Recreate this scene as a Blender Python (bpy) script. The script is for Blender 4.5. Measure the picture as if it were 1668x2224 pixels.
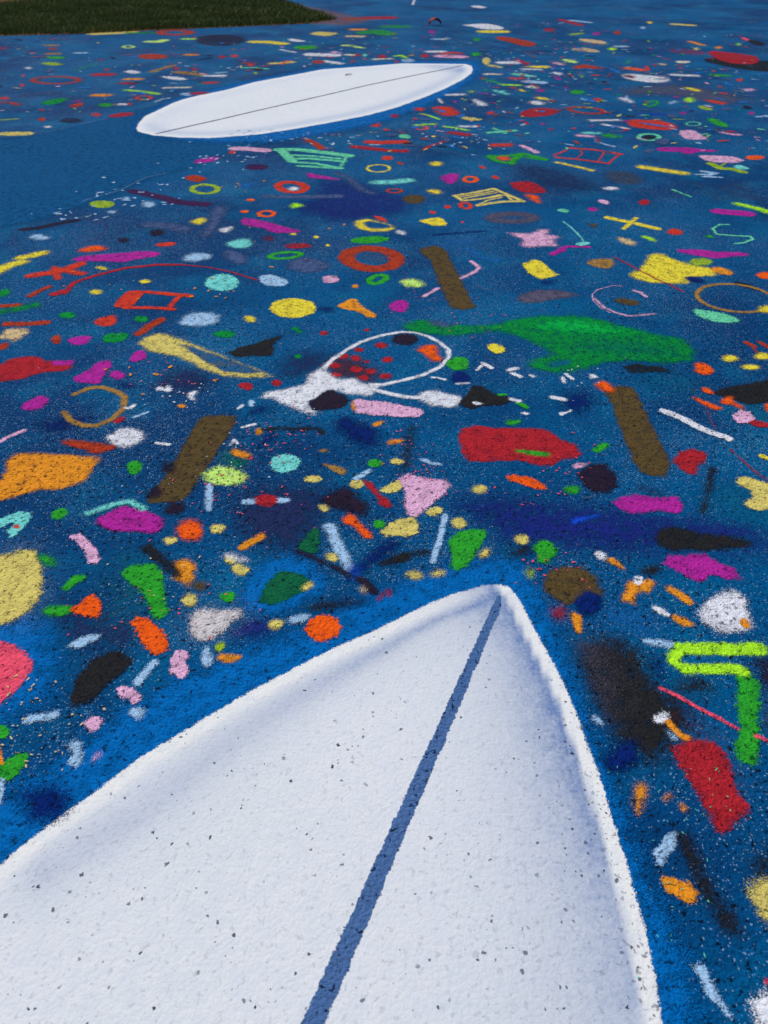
import bpy, math, random
import numpy as np

for o in list(bpy.data.objects):
    bpy.data.objects.remove(o, do_unlink=True)
S = bpy.context.scene
COL = S.collection
random.seed(7)
RNG = np.random.default_rng(7)

# ---------------------------------------------------------------- camera
CAM_H, PITCH, VFOV = 1.50, math.radians(39.0), math.radians(67.3)
PW, PH = 1668.0, 2224.0                       # size of the photograph
FPX = (PH / 2) / math.tan(VFOV / 2)
cd = bpy.data.cameras.new("camera")
cam = bpy.data.objects.new("camera", cd)
COL.objects.link(cam)
cam.location = (0, 0, CAM_H)
cam.rotation_euler = (math.pi / 2 - PITCH, 0, 0)
cd.sensor_fit = 'VERTICAL'
cd.sensor_height = 34.6
cd.lens = 17.3 / math.tan(VFOV / 2)
cd.clip_start, cd.clip_end = 0.05, 2000
cd.dof.use_dof = True
cd.dof.focus_distance = 2.3
cd.dof.aperture_fstop = 5.0
S.camera = cam

# ---------------------------------------------------------------- light
SUN_EL, SUN_AZ = math.radians(52), math.radians(-35)     # high, ahead and to the left
w = bpy.data.worlds.new("World"); S.world = w; w.use_nodes = True
nt = w.node_tree
sky = nt.nodes.new('ShaderNodeTexSky'); sky.sky_type = 'NISHITA'; sky.sun_disc = False
sky.sun_elevation = SUN_EL; sky.sun_rotation = SUN_AZ
nt.links.new(sky.outputs[0], nt.nodes['Background'].inputs[0])
nt.nodes['Background'].inputs[1].default_value = 0.085
sl = bpy.data.lights.new("sun", 'SUN'); sl.energy = 3.0; sl.angle = math.radians(3); sl.color = (1.0, 0.96, 0.9)
so = bpy.data.objects.new("sun", sl); COL.objects.link(so)
d = (math.sin(SUN_AZ) * math.cos(SUN_EL), math.cos(SUN_AZ) * math.cos(SUN_EL), math.sin(SUN_EL))
from mathutils import Vector
so.rotation_euler = Vector(d).to_track_quat('Z', 'Y').to_euler()
so.location = (d[0] * 20, d[1] * 20, d[2] * 20)
S.view_settings.view_transform = 'Standard'; S.view_settings.look = 'None'
S.view_settings.exposure = 0.12; S.view_settings.gamma = 1
S.render.engine = 'CYCLES'
S.cycles.transparent_max_bounces = 24
S.cycles.max_bounces = 5

# ---------------------------------------------------------------- helpers
def at(x, y):
    """where the ray through photo pixel (x, y) meets the ground"""
    x = np.asarray(x, float); y = np.asarray(y, float)
    u = (x - PW / 2) / FPX; v = (PH / 2 - y) / FPX
    dy = math.cos(PITCH) + v * math.sin(PITCH)
    dz = -math.sin(PITCH) + v * math.cos(PITCH)
    t = -CAM_H / dz
    return np.stack([u * t, dy * t], -1)

def sd_poly(P, V, closed=True):
    """distance of points P to polyline V; for closed, negative inside"""
    A = V; B = np.roll(V, -1, 0)
    if not closed: A, B = V[:-1], V[1:]
    best = np.full(len(P), 1e9); inside = np.zeros(len(P), bool)
    for a, b in zip(A, B):
        ab = b - a; L = max((ab ** 2).sum(), 1e-12)
        t = np.clip(((P - a) @ ab) / L, 0, 1)
        q = P - a - t[:, None] * ab
        best = np.minimum(best, (q ** 2).sum(1))
        if closed:
            c = (a[1] > P[:, 1]) != (b[1] > P[:, 1])
            if abs(ab[1]) > 1e-12:
                inside ^= c & (P[:, 0] < ab[0] * (P[:, 1] - a[1]) / ab[1] + a[0])
    best = np.sqrt(best)
    if closed: best[inside] *= -1
    return best

def new_mesh(name, V, F, mat, parent=None, attrs=None):
    m = bpy.data.meshes.new(name)
    V = np.asarray(V, np.float32)
    nf, k = F.shape
    m.vertices.add(len(V)); m.vertices.foreach_set('co', V.ravel())
    m.loops.add(nf * k); m.loops.foreach_set('vertex_index', F.astype(np.int32).ravel())
    m.polygons.add(nf); m.polygons.foreach_set('loop_start', np.arange(0, nf * k, k, dtype=np.int32))
    m.polygons.foreach_set('loop_total', np.full(nf, k, dtype=np.int32))
    for n, a in (attrs or {}).items():
        if a.ndim == 2:
            at_ = m.attributes.new(n, 'FLOAT_COLOR', 'POINT'); at_.data.foreach_set('color', a.astype(np.float32).ravel())
        else:
            at_ = m.attributes.new(n, 'FLOAT', 'POINT'); at_.data.foreach_set('value', a.astype(np.float32))
    m.update(calc_edges=True); m.validate()
    m.materials.append(mat)
    o = bpy.data.objects.new(name, m); COL.objects.link(o)
    if parent: o.parent = parent
    return o

def tag(o, label=None, cat=None, group=None, kind=None):
    if label: o['label'] = label
    if cat: o['category'] = cat
    if group: o['group'] = group
    if kind: o['kind'] = kind
    return o

# ---------------------------------------------------------------- shared asphalt grain
def make_grain():
    g = bpy.data.node_groups.new('asphalt_grain', 'ShaderNodeTree')
    for n in ('height', 'pit', 'fleck', 'rough_edge', 'stipple', 'cloud', 'cloud2', 'stone', 'blotch'):
        g.interface.new_socket(n, in_out='OUTPUT', socket_type='NodeSocketFloat')
    N = g.nodes.new; L = g.links.new
    out = N('NodeGroupOutput'); geo = N('ShaderNodeNewGeometry')
    flat = N('ShaderNodeVectorMath'); flat.operation = 'MULTIPLY'; flat.inputs[1].default_value = (1, 1, 0)
    L(geo.outputs['Position'], flat.inputs[0]); P0 = flat.outputs[0]
    def noise(scale, det=2, rough=.5, P=P0, off=None):
        n = N('ShaderNodeTexNoise'); n.noise_dimensions = '2D'
        n.inputs['Scale'].default_value = scale; n.inputs['Detail'].default_value = det; n.inputs['Roughness'].default_value = rough
        if off:
            a = N('ShaderNodeVectorMath'); a.inputs[1].default_value = (off, off * 1.7, 0); L(P, a.inputs[0]); P = a.outputs[0]
        L(P, n.inputs['Vector']); return n
    def ramp(src, a, b, lo=0., hi=1.):
        m = N('ShaderNodeMapRange'); m.clamp = True
        for i, v in zip((1, 2, 3, 4), (a, b, lo, hi)): m.inputs[i].default_value = v
        L(src, m.inputs[0]); return m.outputs[0]
    def mth(op, a, b=None, c=None):
        m = N('ShaderNodeMath'); m.operation = op
        for i, v in enumerate((a, b, c)):
            if v is None: continue
            if isinstance(v, (int, float)): m.inputs[i].default_value = v
            else: L(v, m.inputs[i])
        return m.outputs[0]
    # warp so that no cell pattern reads as regular
    wn = noise(45, 2); ws = N('ShaderNodeVectorMath'); ws.operation = 'MULTIPLY_ADD'
    ws.inputs[1].default_value = (.012, .012, 0); L(wn.outputs['Color'], ws.inputs[0]); L(P0, ws.inputs[2]); PW_ = ws.outputs[0]
    v1 = N('ShaderNodeTexVoronoi'); v1.voronoi_dimensions = '2D'; v1.feature = 'F1'; v1.inputs['Scale'].default_value = 105; L(PW_, v1.inputs['Vector'])
    v2 = N('ShaderNodeTexVoronoi'); v2.voronoi_dimensions = '2D'; v2.feature = 'F1'; v2.inputs['Scale'].default_value = 230; L(PW_, v2.inputs['Vector'])
    n1 = noise(34, 3, .6, off=3.3); n2 = noise(420, 2, .6)
    h = mth('MULTIPLY_ADD', mth('SUBTRACT', 1., v1.outputs['Distance']), .8, mth('MULTIPLY', n1.outputs[0], 1.3))
    h = mth('MULTIPLY_ADD', mth('SUBTRACT', 1., v2.outputs['Distance']), .35, h)
    h = mth('MULTIPLY_ADD', n2.outputs[0], .3, h)
    L(h, out.inputs['height'])
    # pits between stones
    pn = noise(72, 3, .62, P=PW_, off=8.1)
    zone = noise(1.1, 2, .5, off=21.)
    thr = mth('MULTIPLY_ADD', zone.outputs[0], .12, .318)
    pit = mth('DIVIDE', mth('SUBTRACT', thr, pn.outputs[0]), .035)
    L(mth('MINIMUM', mth('MAXIMUM', pit, 0.), 1.), out.inputs['pit'])
    # pale flecks: glints off the stones put into the colour, and whitish aggregate specks
    vf = N('ShaderNodeTexVoronoi'); vf.voronoi_dimensions = '2D'; vf.inputs['Scale'].default_value = 165; L(PW_, vf.inputs['Vector'])
    sep = N('ShaderNodeSeparateColor'); L(vf.outputs['Color'], sep.inputs[0])
    fz = noise(1.6, 3, .6, off=40.)
    pick = mth('GREATER_THAN', mth('MULTIPLY_ADD', fz.outputs[0], .8, mth('MULTIPLY', sep.outputs[0], .60)), .86)
    size = mth('MULTIPLY_ADD', sep.outputs[1], .24, .08)
    dotm = ramp(mth('SUBTRACT', vf.outputs['Distance'], size), 0.03, -0.03)
    L(mth('MULTIPLY', pick, dotm), out.inputs['fleck'])
    e = noise(95, 3, .7, off=60.)
    e2 = noise(20, 2, .6, off=90.)
    L(mth('MULTIPLY_ADD', mth('SUBTRACT', e2.outputs[0], .5), .6, mth('SUBTRACT', e.outputs[0], .5)), out.inputs['rough_edge'])
    st = noise(300, 2, .75, off=77.)
    stv = ramp(st.outputs[0], .28, .72)
    L(stv, out.inputs['stipple'])
    L(noise(.9, 4, .6, off=5.).outputs[0], out.inputs['cloud'])
    L(noise(2.3, 4, .6, off=15.).outputs[0], out.inputs['cloud2'])
    L(sep.outputs[2], out.inputs['stone'])
    L(ramp(noise(26, 3, .6, off=33.).outputs[0], .42, .68), out.inputs['blotch'])
    return g
GRAIN = make_grain()

def lin(c):
    return tuple(((v / 255) / 12.92 if v / 255 < .04045 else ((v / 255 + .055) / 1.055) ** 2.4) for v in c) + (1.,)

PAL = dict(
 yellow=(238,214,62), straw=(215,198,108), orange=(234,146,38), tangerine=(250,92,22), vermilion=(208,60,40), rust=(172,58,32),
 red=(172,36,46), magenta=(176,38,150), pink=(224,172,205), coral=(245,82,108), white=(224,226,238), grey_white=(205,198,200),
 sky_blue=(160,196,232), aqua=(116,212,206), mint=(104,208,162), green=(44,160,44), emerald=(4,140,58), dark_green=(16,96,62),
 lime=(168,240,44), pale_lime=(200,245,120), olive_green=(150,180,48), brown=(88,72,42), charcoal=(36,36,38), plum_black=(40,30,48),
 slate=(72,92,136), grey=(88,84,106), ochre=(160,122,64), navy=(6,34,104), indigo=(26,40,122), royal_blue=(16,70,190),
 bright_blue=(0,102,176), clay=(150,104,92), smoke=(74,46,62), spring_green=(4,176,72), plum=(66,28,78), maroon=(110,26,50), teal=(10,104,144), sand=(212,186,140), flat_blue=(0,84,136), water_blue=(30,110,190), dusk=(36,48,92), cream=(230,222,200))
MATS = {}
def nodes_base(name):
    m = bpy.data.materials.new(name); m.use_nodes = True
    nt = m.node_tree; N = nt.nodes.new; L = nt.links.new
    b = nt.nodes['Principled BSDF']
    g = N('ShaderNodeGroup'); g.node_tree = GRAIN
    bump = N('ShaderNodeBump'); bump.inputs['Strength'].default_value = .65; bump.inputs['Distance'].default_value = .006
    L(g.outputs['height'], bump.inputs['Height']); L(bump.outputs[0], b.inputs['Normal'])
    def mth(op, a, b_=None, c=None, clamp=False):
        x = N('ShaderNodeMath'); x.operation = op; x.use_clamp = clamp
        for i, v in enumerate((a, b_, c)):
            if v is None: continue
            if isinstance(v, (int, float)): x.inputs[i].default_value = v
            else: L(v, x.inputs[i])
        return x.outputs[0]
    def mix(f, a, c):
        x = N('ShaderNodeMix'); x.data_type = 'RGBA'
        for s, v in ((0, f), (6, a), (7, c)):
            if isinstance(v, (tuple, float, int)): x.inputs[s].default_value = v
            else: L(v, x.inputs[s])
        return x.outputs[2]
    def attr(n):
        x = N('ShaderNodeAttribute'); x.attribute_name = n; return x
    b.inputs['Roughness'].default_value = .82
    b.inputs['Specular IOR Level'].default_value = .03
    return m, nt, b, g, mth, mix, attr

PITCOL = lin((6, 14, 28))
def paint(colour):
    """sprayed paint: full inside its outline, stippled where the spray thins out, asphalt showing in the pits"""
    if colour in MATS: return MATS[colour]
    m, nt, b, g, mth, mix, attr = nodes_base(colour + '_paint')
    L = nt.links.new
    c = lin(PAL[colour])
    dk = tuple(v * .62 for v in c[:3]) + (1,)
    lt = tuple(min(v * 1.22 + .002, .9) for v in c[:3]) + (1,)
    base = mix(g.outputs['stone'], c, mix(.55, c, dk))
    base = mix(mth('MULTIPLY', g.outputs['cloud2'], .55), base, lt)
    base = mix(mth('MULTIPLY', g.outputs['blotch'], .42), base, dk)
    base = mix(mth('MULTIPLY', g.outputs['pit'], .76), base, PITCOL)
    L(base, b.inputs['Base Color'])
    sd, soft, op = attr('sd').outputs['Fac'], attr('soft').outputs['Fac'], attr('op').outputs['Fac']
    sdn = mth('MULTIPLY_ADD', g.outputs['rough_edge'], attr('rag').outputs['Fac'], sd)
    cov = mth('SUBTRACT', .5, mth('DIVIDE', sdn, soft), clamp=True)
    thinp = mth('SUBTRACT', 1., mth('MULTIPLY', g.outputs['blotch'], .33))
    cov = mth('MULTIPLY', mth('MULTIPLY', mth('SMOOTH_MIN', cov, 1., .2), op), thinp)
    a = mth('MULTIPLY_ADD', mth('SUBTRACT', mth('MULTIPLY', cov, 1.3), g.outputs['stipple']), 2.2, .18, clamp=True)
    # nothing at all where there is no coverage
    a = mth('MULTIPLY', a, mth('MULTIPLY', cov, 8., clamp=True))
    L(a, b.inputs['Alpha'])
    MATS[colour] = m
    return m

# ---------------------------------------------------------------- marks
class Shape:
    """a union of primitives in photo pixels, carried onto the ground in metres"""
    def __init__(s): s.prims = []; s.thin = 1e9
    def poly(s, pts):
        V = at(pts[:, 0], pts[:, 1]); s.prims.append(('f', V, 0))
        x, y = V[:, 0], V[:, 1]
        area = abs((x * np.roll(y, -1) - y * np.roll(x, -1)).sum()) / 2
        per = np.hypot(*(V - np.roll(V, -1, 0)).T).sum()
        s.thin = min(s.thin, 3.0 * area / max(per, 1e-6))
    def line(s, pts, hw, closed=False):
        V = at(pts[:, 0], pts[:, 1]); s.prims.append(('c' if closed else 's', V, hw)); s.thin = min(s.thin, 2 * hw)
    def sd(s, P):
        r = np.full(len(P), 1e9)
        for k, V, hw in s.prims:
            if k == 'f': q = sd_poly(P, V)
            elif k == 's': q = sd_poly(P, V, False) - hw
            else: q = np.abs(sd_poly(P, V, True)) - hw
            r = np.minimum(r, q)
        return r
    def bbox(s, m):
        lo = np.min([V.min(0) - hw for k, V, hw in s.prims], 0) - m; hi = np.max([V.max(0) + hw for k, V, hw in s.prims], 0) + m
        return lo, hi

def ell(cx, cy, rx, ry, rot=0, n=28):
    t = np.linspace(0, 2 * np.pi, n, endpoint=False)
    x, y = rx * np.cos(t), ry * np.sin(t); c, s_ = math.cos(rot), math.sin(rot)
    return np.stack([cx + x * c - y * s_, cy + x * s_ + y * c], -1)

def smooth(pts, it=1):
    for _ in range(it):
        q = np.roll(pts, -1, 0); pts = np.stack([.75 * pts + .25 * q, .25 * pts + .75 * q], 1).reshape(-1, 2)
    return pts

SC = 1659 / 500.
TILES = {}
for r, oy in zip('ABCD', (0, 280, 640, 1000)):
    for i, ox in enumerate((0, 400, 800, 1168)): TILES[r + str(i + 1)] = (ox, oy, SC)
TILES.update(E1=(0, 1360, SC), E4=(1168, 1360, SC), F4=(1168, 1760, SC), N=(400, 1200, 1659 / 900.), O=(0, 0, 1.0))

def parse(tile, toks):
    ox, oy, sc = TILES[tile]; sh = Shape(); i = 0
    while i < len(toks):
        k = toks[i]; i += 1; v = []
        while i < len(toks) and not toks[i].isalpha(): v.append(float(toks[i])); i += 1
        if k in ('p', 'P'):
            pts = np.array(v).reshape(-1, 2) / sc + (ox, oy)
            sh.poly(smooth(pts, 2) if k == 'p' else pts)
        elif k == 'e':
            cx, cy, rx, ry = v[:4]; rot = math.radians(v[4]) if len(v) > 4 else 0
            sh.poly(ell(cx / sc + ox, cy / sc + oy, rx / sc, ry / sc, rot))
        elif k in ('r',):
            cx, cy, rx, ry, wd = v[:5]; rot = math.radians(v[5]) if len(v) > 5 else 0
            c = (cx / sc + ox, cy / sc + oy)
            a = at(c[0], c[1]); b = at(c[0] + wd / sc, c[1])
            sh.line(ell(c[0], c[1], rx / sc, ry / sc, rot, 36), float(np.hypot(*(b - a))) / 2, True)
        elif k == 's':
            wd = v[0] / sc; pts = np.array(v[1:]).reshape(-1, 2) / sc + (ox, oy)
            ch = pts[-1] - pts[0]
            if np.hypot(*ch) < 1e-3: ch = pts[len(pts) // 2] - pts[0]
            ch = ch / np.hypot(*ch); mid = pts.mean(0); pr = np.array([-ch[1], ch[0]]) * wd / 2
            A = at(*(mid - pr)); B = at(*(mid + pr)); C = at(*mid); D = at(*(mid + ch))
            u = (D - C) / np.hypot(*(D - C)); hw = abs(u[0] * (B - A)[1] - u[1] * (B - A)[0]) / 2
            sh.line(pts, hw)
    return sh

PLACED = []          # (lo, hi, level)
def level_for(lo, hi):
    lv = 1
    for a, b, l in PLACED:
        if a[0] < hi[0] and b[0] > lo[0] and a[1] < hi[1] and b[1] > lo[1]: lv = max(lv, l + 1)
    PLACED.append((lo, hi, lv)); return lv
def grid_mesh(sh, margin, cell):
    lo, hi = sh.bbox(margin + cell)
    nx = max(2, int((hi[0] - lo[0]) / cell) + 2); ny = max(2, int((hi[1] - lo[1]) / cell) + 2)
    X, Y = np.meshgrid(lo[0] + np.arange(nx) * cell, lo[1] + np.arange(ny) * cell)
    P = np.stack([X.ravel(), Y.ravel()], -1); D = sh.sd(P).reshape(ny, nx)
    ok = D < margin
    keep = ok[:-1, :-1] | ok[1:, :-1] | ok[:-1, 1:] | ok[1:, 1:]
    j, i = np.nonzero(keep); id0 = j * nx + i
    F = np.stack([id0, id0 + 1, id0 + nx + 1, id0 + nx], -1)
    used, inv = np.unique(F, return_inverse=True); F = inv.reshape(F.shape)
    Q = P[used]; q = D.ravel()[used]
    for _ in range(2):                       # pull the rim in onto the outline
        out = q > margin; e = cell * .1
        if not out.any(): break
        R = Q[out]; g = np.stack([sh.sd(R + (e, 0)) - sh.sd(R - (e, 0)), sh.sd(R + (0, e)) - sh.sd(R - (0, e))], -1) / (2 * e)
        g /= np.maximum(np.hypot(g[:, 0], g[:, 1]), .3)[:, None]
        Q[out] = R - g * (q[out] - margin)[:, None]; q = sh.sd(Q)
    return Q, F, q

STEP = 0.00012
KIND = dict(D='painted_dot', R='painted_ring', S='painted_dash', P='painted_patch', C='painted_curve', X='painted_cross', H='painted_haze', G='painted_grid', T='painted_triangle', Z='painted_zigzag', B='painted_bar', V='painted_squiggle')
def put_shape(name, sh, mat, soft, op, rag, parent=None, margin=None, cell=None, level=None, extra=None):
    margin = min(soft * .5 + .003, .3) if margin is None else margin
    cell = cell or min(max(sh.thin / 5, .006), .05)
    Q, F, q = grid_mesh(sh, margin, cell)
    if level is None: level = level_for(Q.min(0), Q.max(0))
    c0 = (Q.min(0) + Q.max(0)) / 2 if parent is None else np.zeros(2)
    V = np.column_stack([Q - c0, np.zeros(len(Q))])
    at_ = dict(sd=q, soft=np.full(len(q), soft), op=np.full(len(q), op), rag=np.full(len(q), rag))
    if extra: at_.update(extra(Q, q))
    if parent is not None: V[:, 2] = .0008 + STEP * level
    o = new_mesh(name, V, F, mat, parent, at_)
    if parent is None: o.location = (c0[0], c0[1], .0008 + STEP * level)
    return o, Q, level

def mark_line(ln):
    """tile kind colour[~softness in cm][*opacity] shape... | label"""
    spec, label = ln.split('|'); t = spec.split(); tile, kind, colour = t[:3]
    op, soft = 1.0, None
    if '*' in colour: colour, o_ = colour.split('*'); op = float(o_)
    if '~' in colour: colour, s_ = colour.split('~'); soft = float(s_) / 100
    sh = parse(tile, t[3:])
    dist = min(v[:, 1].mean() for _, v, _ in sh.prims)
    far = min(max((dist - 2) / 5, 0), 1)
    if soft is None: soft = min(.030 + .035 * far, sh.thin * (.6 + .3 * far))
    rag = min(.030 + .04 * far, sh.thin * (.6 + .2 * far))
    op *= 1 - .24 * far
    o, Q, lv = put_shape(KIND[kind], sh, paint(colour), soft, op, rag)
    nm = KIND[kind].replace('_', ' ')
    tag(o, label.strip(), nm, '%s %s%s' % (colour.replace('_', ' '), nm, 'es' if nm.endswith(('h', 's')) else 's'))
    return o
# ---------------------------------------------------------------- ground sheet (painted asphalt)
def ground_mat():
    m, nt, b, g, mth, mix, attr = nodes_base('blue_painted_asphalt')
    L = nt.links.new
    deep, mid, teal = lin((4, 62, 112)), lin((0, 86, 138)), lin((0, 104, 150))
    def rng(s, a, c):
        x = nt.nodes.new('ShaderNodeMapRange'); x.inputs[1].default_value = a; x.inputs[2].default_value = c; L(s, x.inputs[0]); return x.outputs[0]
    c = mix(rng(g.outputs['cloud'], .36, .6), deep, mid)
    c = mix(mth('MULTIPLY', rng(g.outputs['cloud2'], .5, .72), .7), c, teal)
    c = mix(mth('MULTIPLY', g.outputs['stone'], .38), c, lin((4, 42, 78)))
    c = mix(mth('MULTIPLY', g.outputs['pit'], .9), c, PITCOL)
    c = mix(mth('MULTIPLY', g.outputs['fleck'], .55), c, lin((150, 176, 200)))  # pale flecks stand in for tiny glints, painted into the ground colour
    L(c, b.inputs['Base Color'])
    return m
xs = np.concatenate([-np.geomspace(400, 1, 14), [0], np.geomspace(1, 400, 14)])
X, Y = np.meshgrid(xs, xs + 5); n = len(xs)
V = np.column_stack([X.ravel(), Y.ravel(), np.zeros(n * n)])
j, i = np.mgrid[0:n - 1, 0:n - 1]; a = (j * n + i).ravel()
GROUND = tag(new_mesh('ground', V, np.stack([a, a + 1, a + n + 1, a + n], -1), ground_mat()), kind='structure')
GROUND['label'] = 'blue painted asphalt ground of the mural'

# ---------------------------------------------------------------- painted surfboards
def deck_mat(name, shade_col):
    m, nt, b, g, mth, mix, attr = nodes_base(name)
    L = nt.links.new
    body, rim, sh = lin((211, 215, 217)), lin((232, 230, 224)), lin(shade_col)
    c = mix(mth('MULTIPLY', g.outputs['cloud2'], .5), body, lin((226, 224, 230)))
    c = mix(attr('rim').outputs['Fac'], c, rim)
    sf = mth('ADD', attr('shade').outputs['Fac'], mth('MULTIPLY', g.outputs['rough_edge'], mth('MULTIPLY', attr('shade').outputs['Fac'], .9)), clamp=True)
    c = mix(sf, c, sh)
    c = mix(mth('MULTIPLY', g.outputs['stone'], .035), c, lin((150, 165, 200)))
    # worn spots where the asphalt shows through, thicker along one rim
    nz = nt.nodes.new('ShaderNodeTexVoronoi'); nz.voronoi_dimensions = '2D'; nz.inputs['Scale'].default_value = 92
    geo = nt.nodes.new('ShaderNodeNewGeometry')
    n2 = nt.nodes.new('ShaderNodeTexNoise'); n2.inputs['Scale'].default_value = 130; n2.inputs['Detail'].default_value = 2
    w_ = nt.nodes.new('ShaderNodeVectorMath'); w_.operation = 'MULTIPLY_ADD'; w_.inputs[1].default_value = (.011, .011, 0)
    L(geo.outputs['Position'], n2.inputs['Vector']); L(n2.outputs['Color'], w_.inputs[0]); L(geo.outputs['Position'], w_.inputs[2]); L(w_.outputs[0], nz.inputs['Vector'])
    sp = nt.nodes.new('ShaderNodeSeparateColor'); L(nz.outputs['Color'], sp.inputs[0])
    cn = nt.nodes.new('ShaderNodeTexNoise'); cn.inputs['Scale'].default_value = 7; cn.inputs['Detail'].default_value = 4
    L(geo.outputs['Position'], cn.inputs['Vector'])
    wear = mth('MULTIPLY_ADD', attr('wear').outputs['Fac'], .28, mth('MULTIPLY', mth('POWER', mth('MULTIPLY', cn.outputs[0], 1.5), 5.), .17))
    c = mix(mth('MULTIPLY', g.outputs['pit'], mth('MULTIPLY_ADD', attr('wear').outputs['Fac'], .55, .13)), c, lin((70, 76, 100)))
    c = mix(mth('MULTIPLY', g.outputs['blotch'], .22), c, lin((192, 202, 216)))
    pick = mth('LESS_THAN', sp.outputs[0], wear)
    spot = mth('MULTIPLY', pick, mth('LESS_THAN', nz.outputs['Distance'], mth('MULTIPLY_ADD', mth('POWER', sp.outputs[1], 2.5), .30, .07)))
    c = mix(mth('MULTIPLY', spot, mth('MULTIPLY_ADD', sp.outputs[2], .6, .35)), c, lin((34, 38, 62)))
    L(c, b.inputs['Base Color'])
    b.inputs['Roughness'].default_value = .9
    for nd in nt.nodes:
        if nd.type == 'BUMP': nd.inputs['Strength'].default_value = .17
    sd, soft = attr('sd').outputs['Fac'], attr('soft').outputs['Fac']
    cov = mth('SUBTRACT', .5, mth('DIVIDE', mth('MULTIPLY_ADD', g.outputs['rough_edge'], attr('rag').outputs['Fac'], sd), soft), clamp=True)
    al = mth('MULTIPLY_ADD', mth('SUBTRACT', mth('MULTIPLY', cov, 1.4), g.outputs['stipple']), 2.4, .2, clamp=True)
    L(mth('MULTIPLY', al, mth('MULTIPLY', cov, 8., clamp=True)), b.inputs['Alpha'])
    return m

def pxs(*v): return at(*np.array(v, float).reshape(-1, 2).T)
def shape_w(V):
    s = Shape(); s.prims.append(('f', V, 0)); s.thin = .3; return s
def ss(x, a, b): t = np.clip((x - a) / (b - a), 0, 1); return t * t * (3 - 2 * t)

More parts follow.
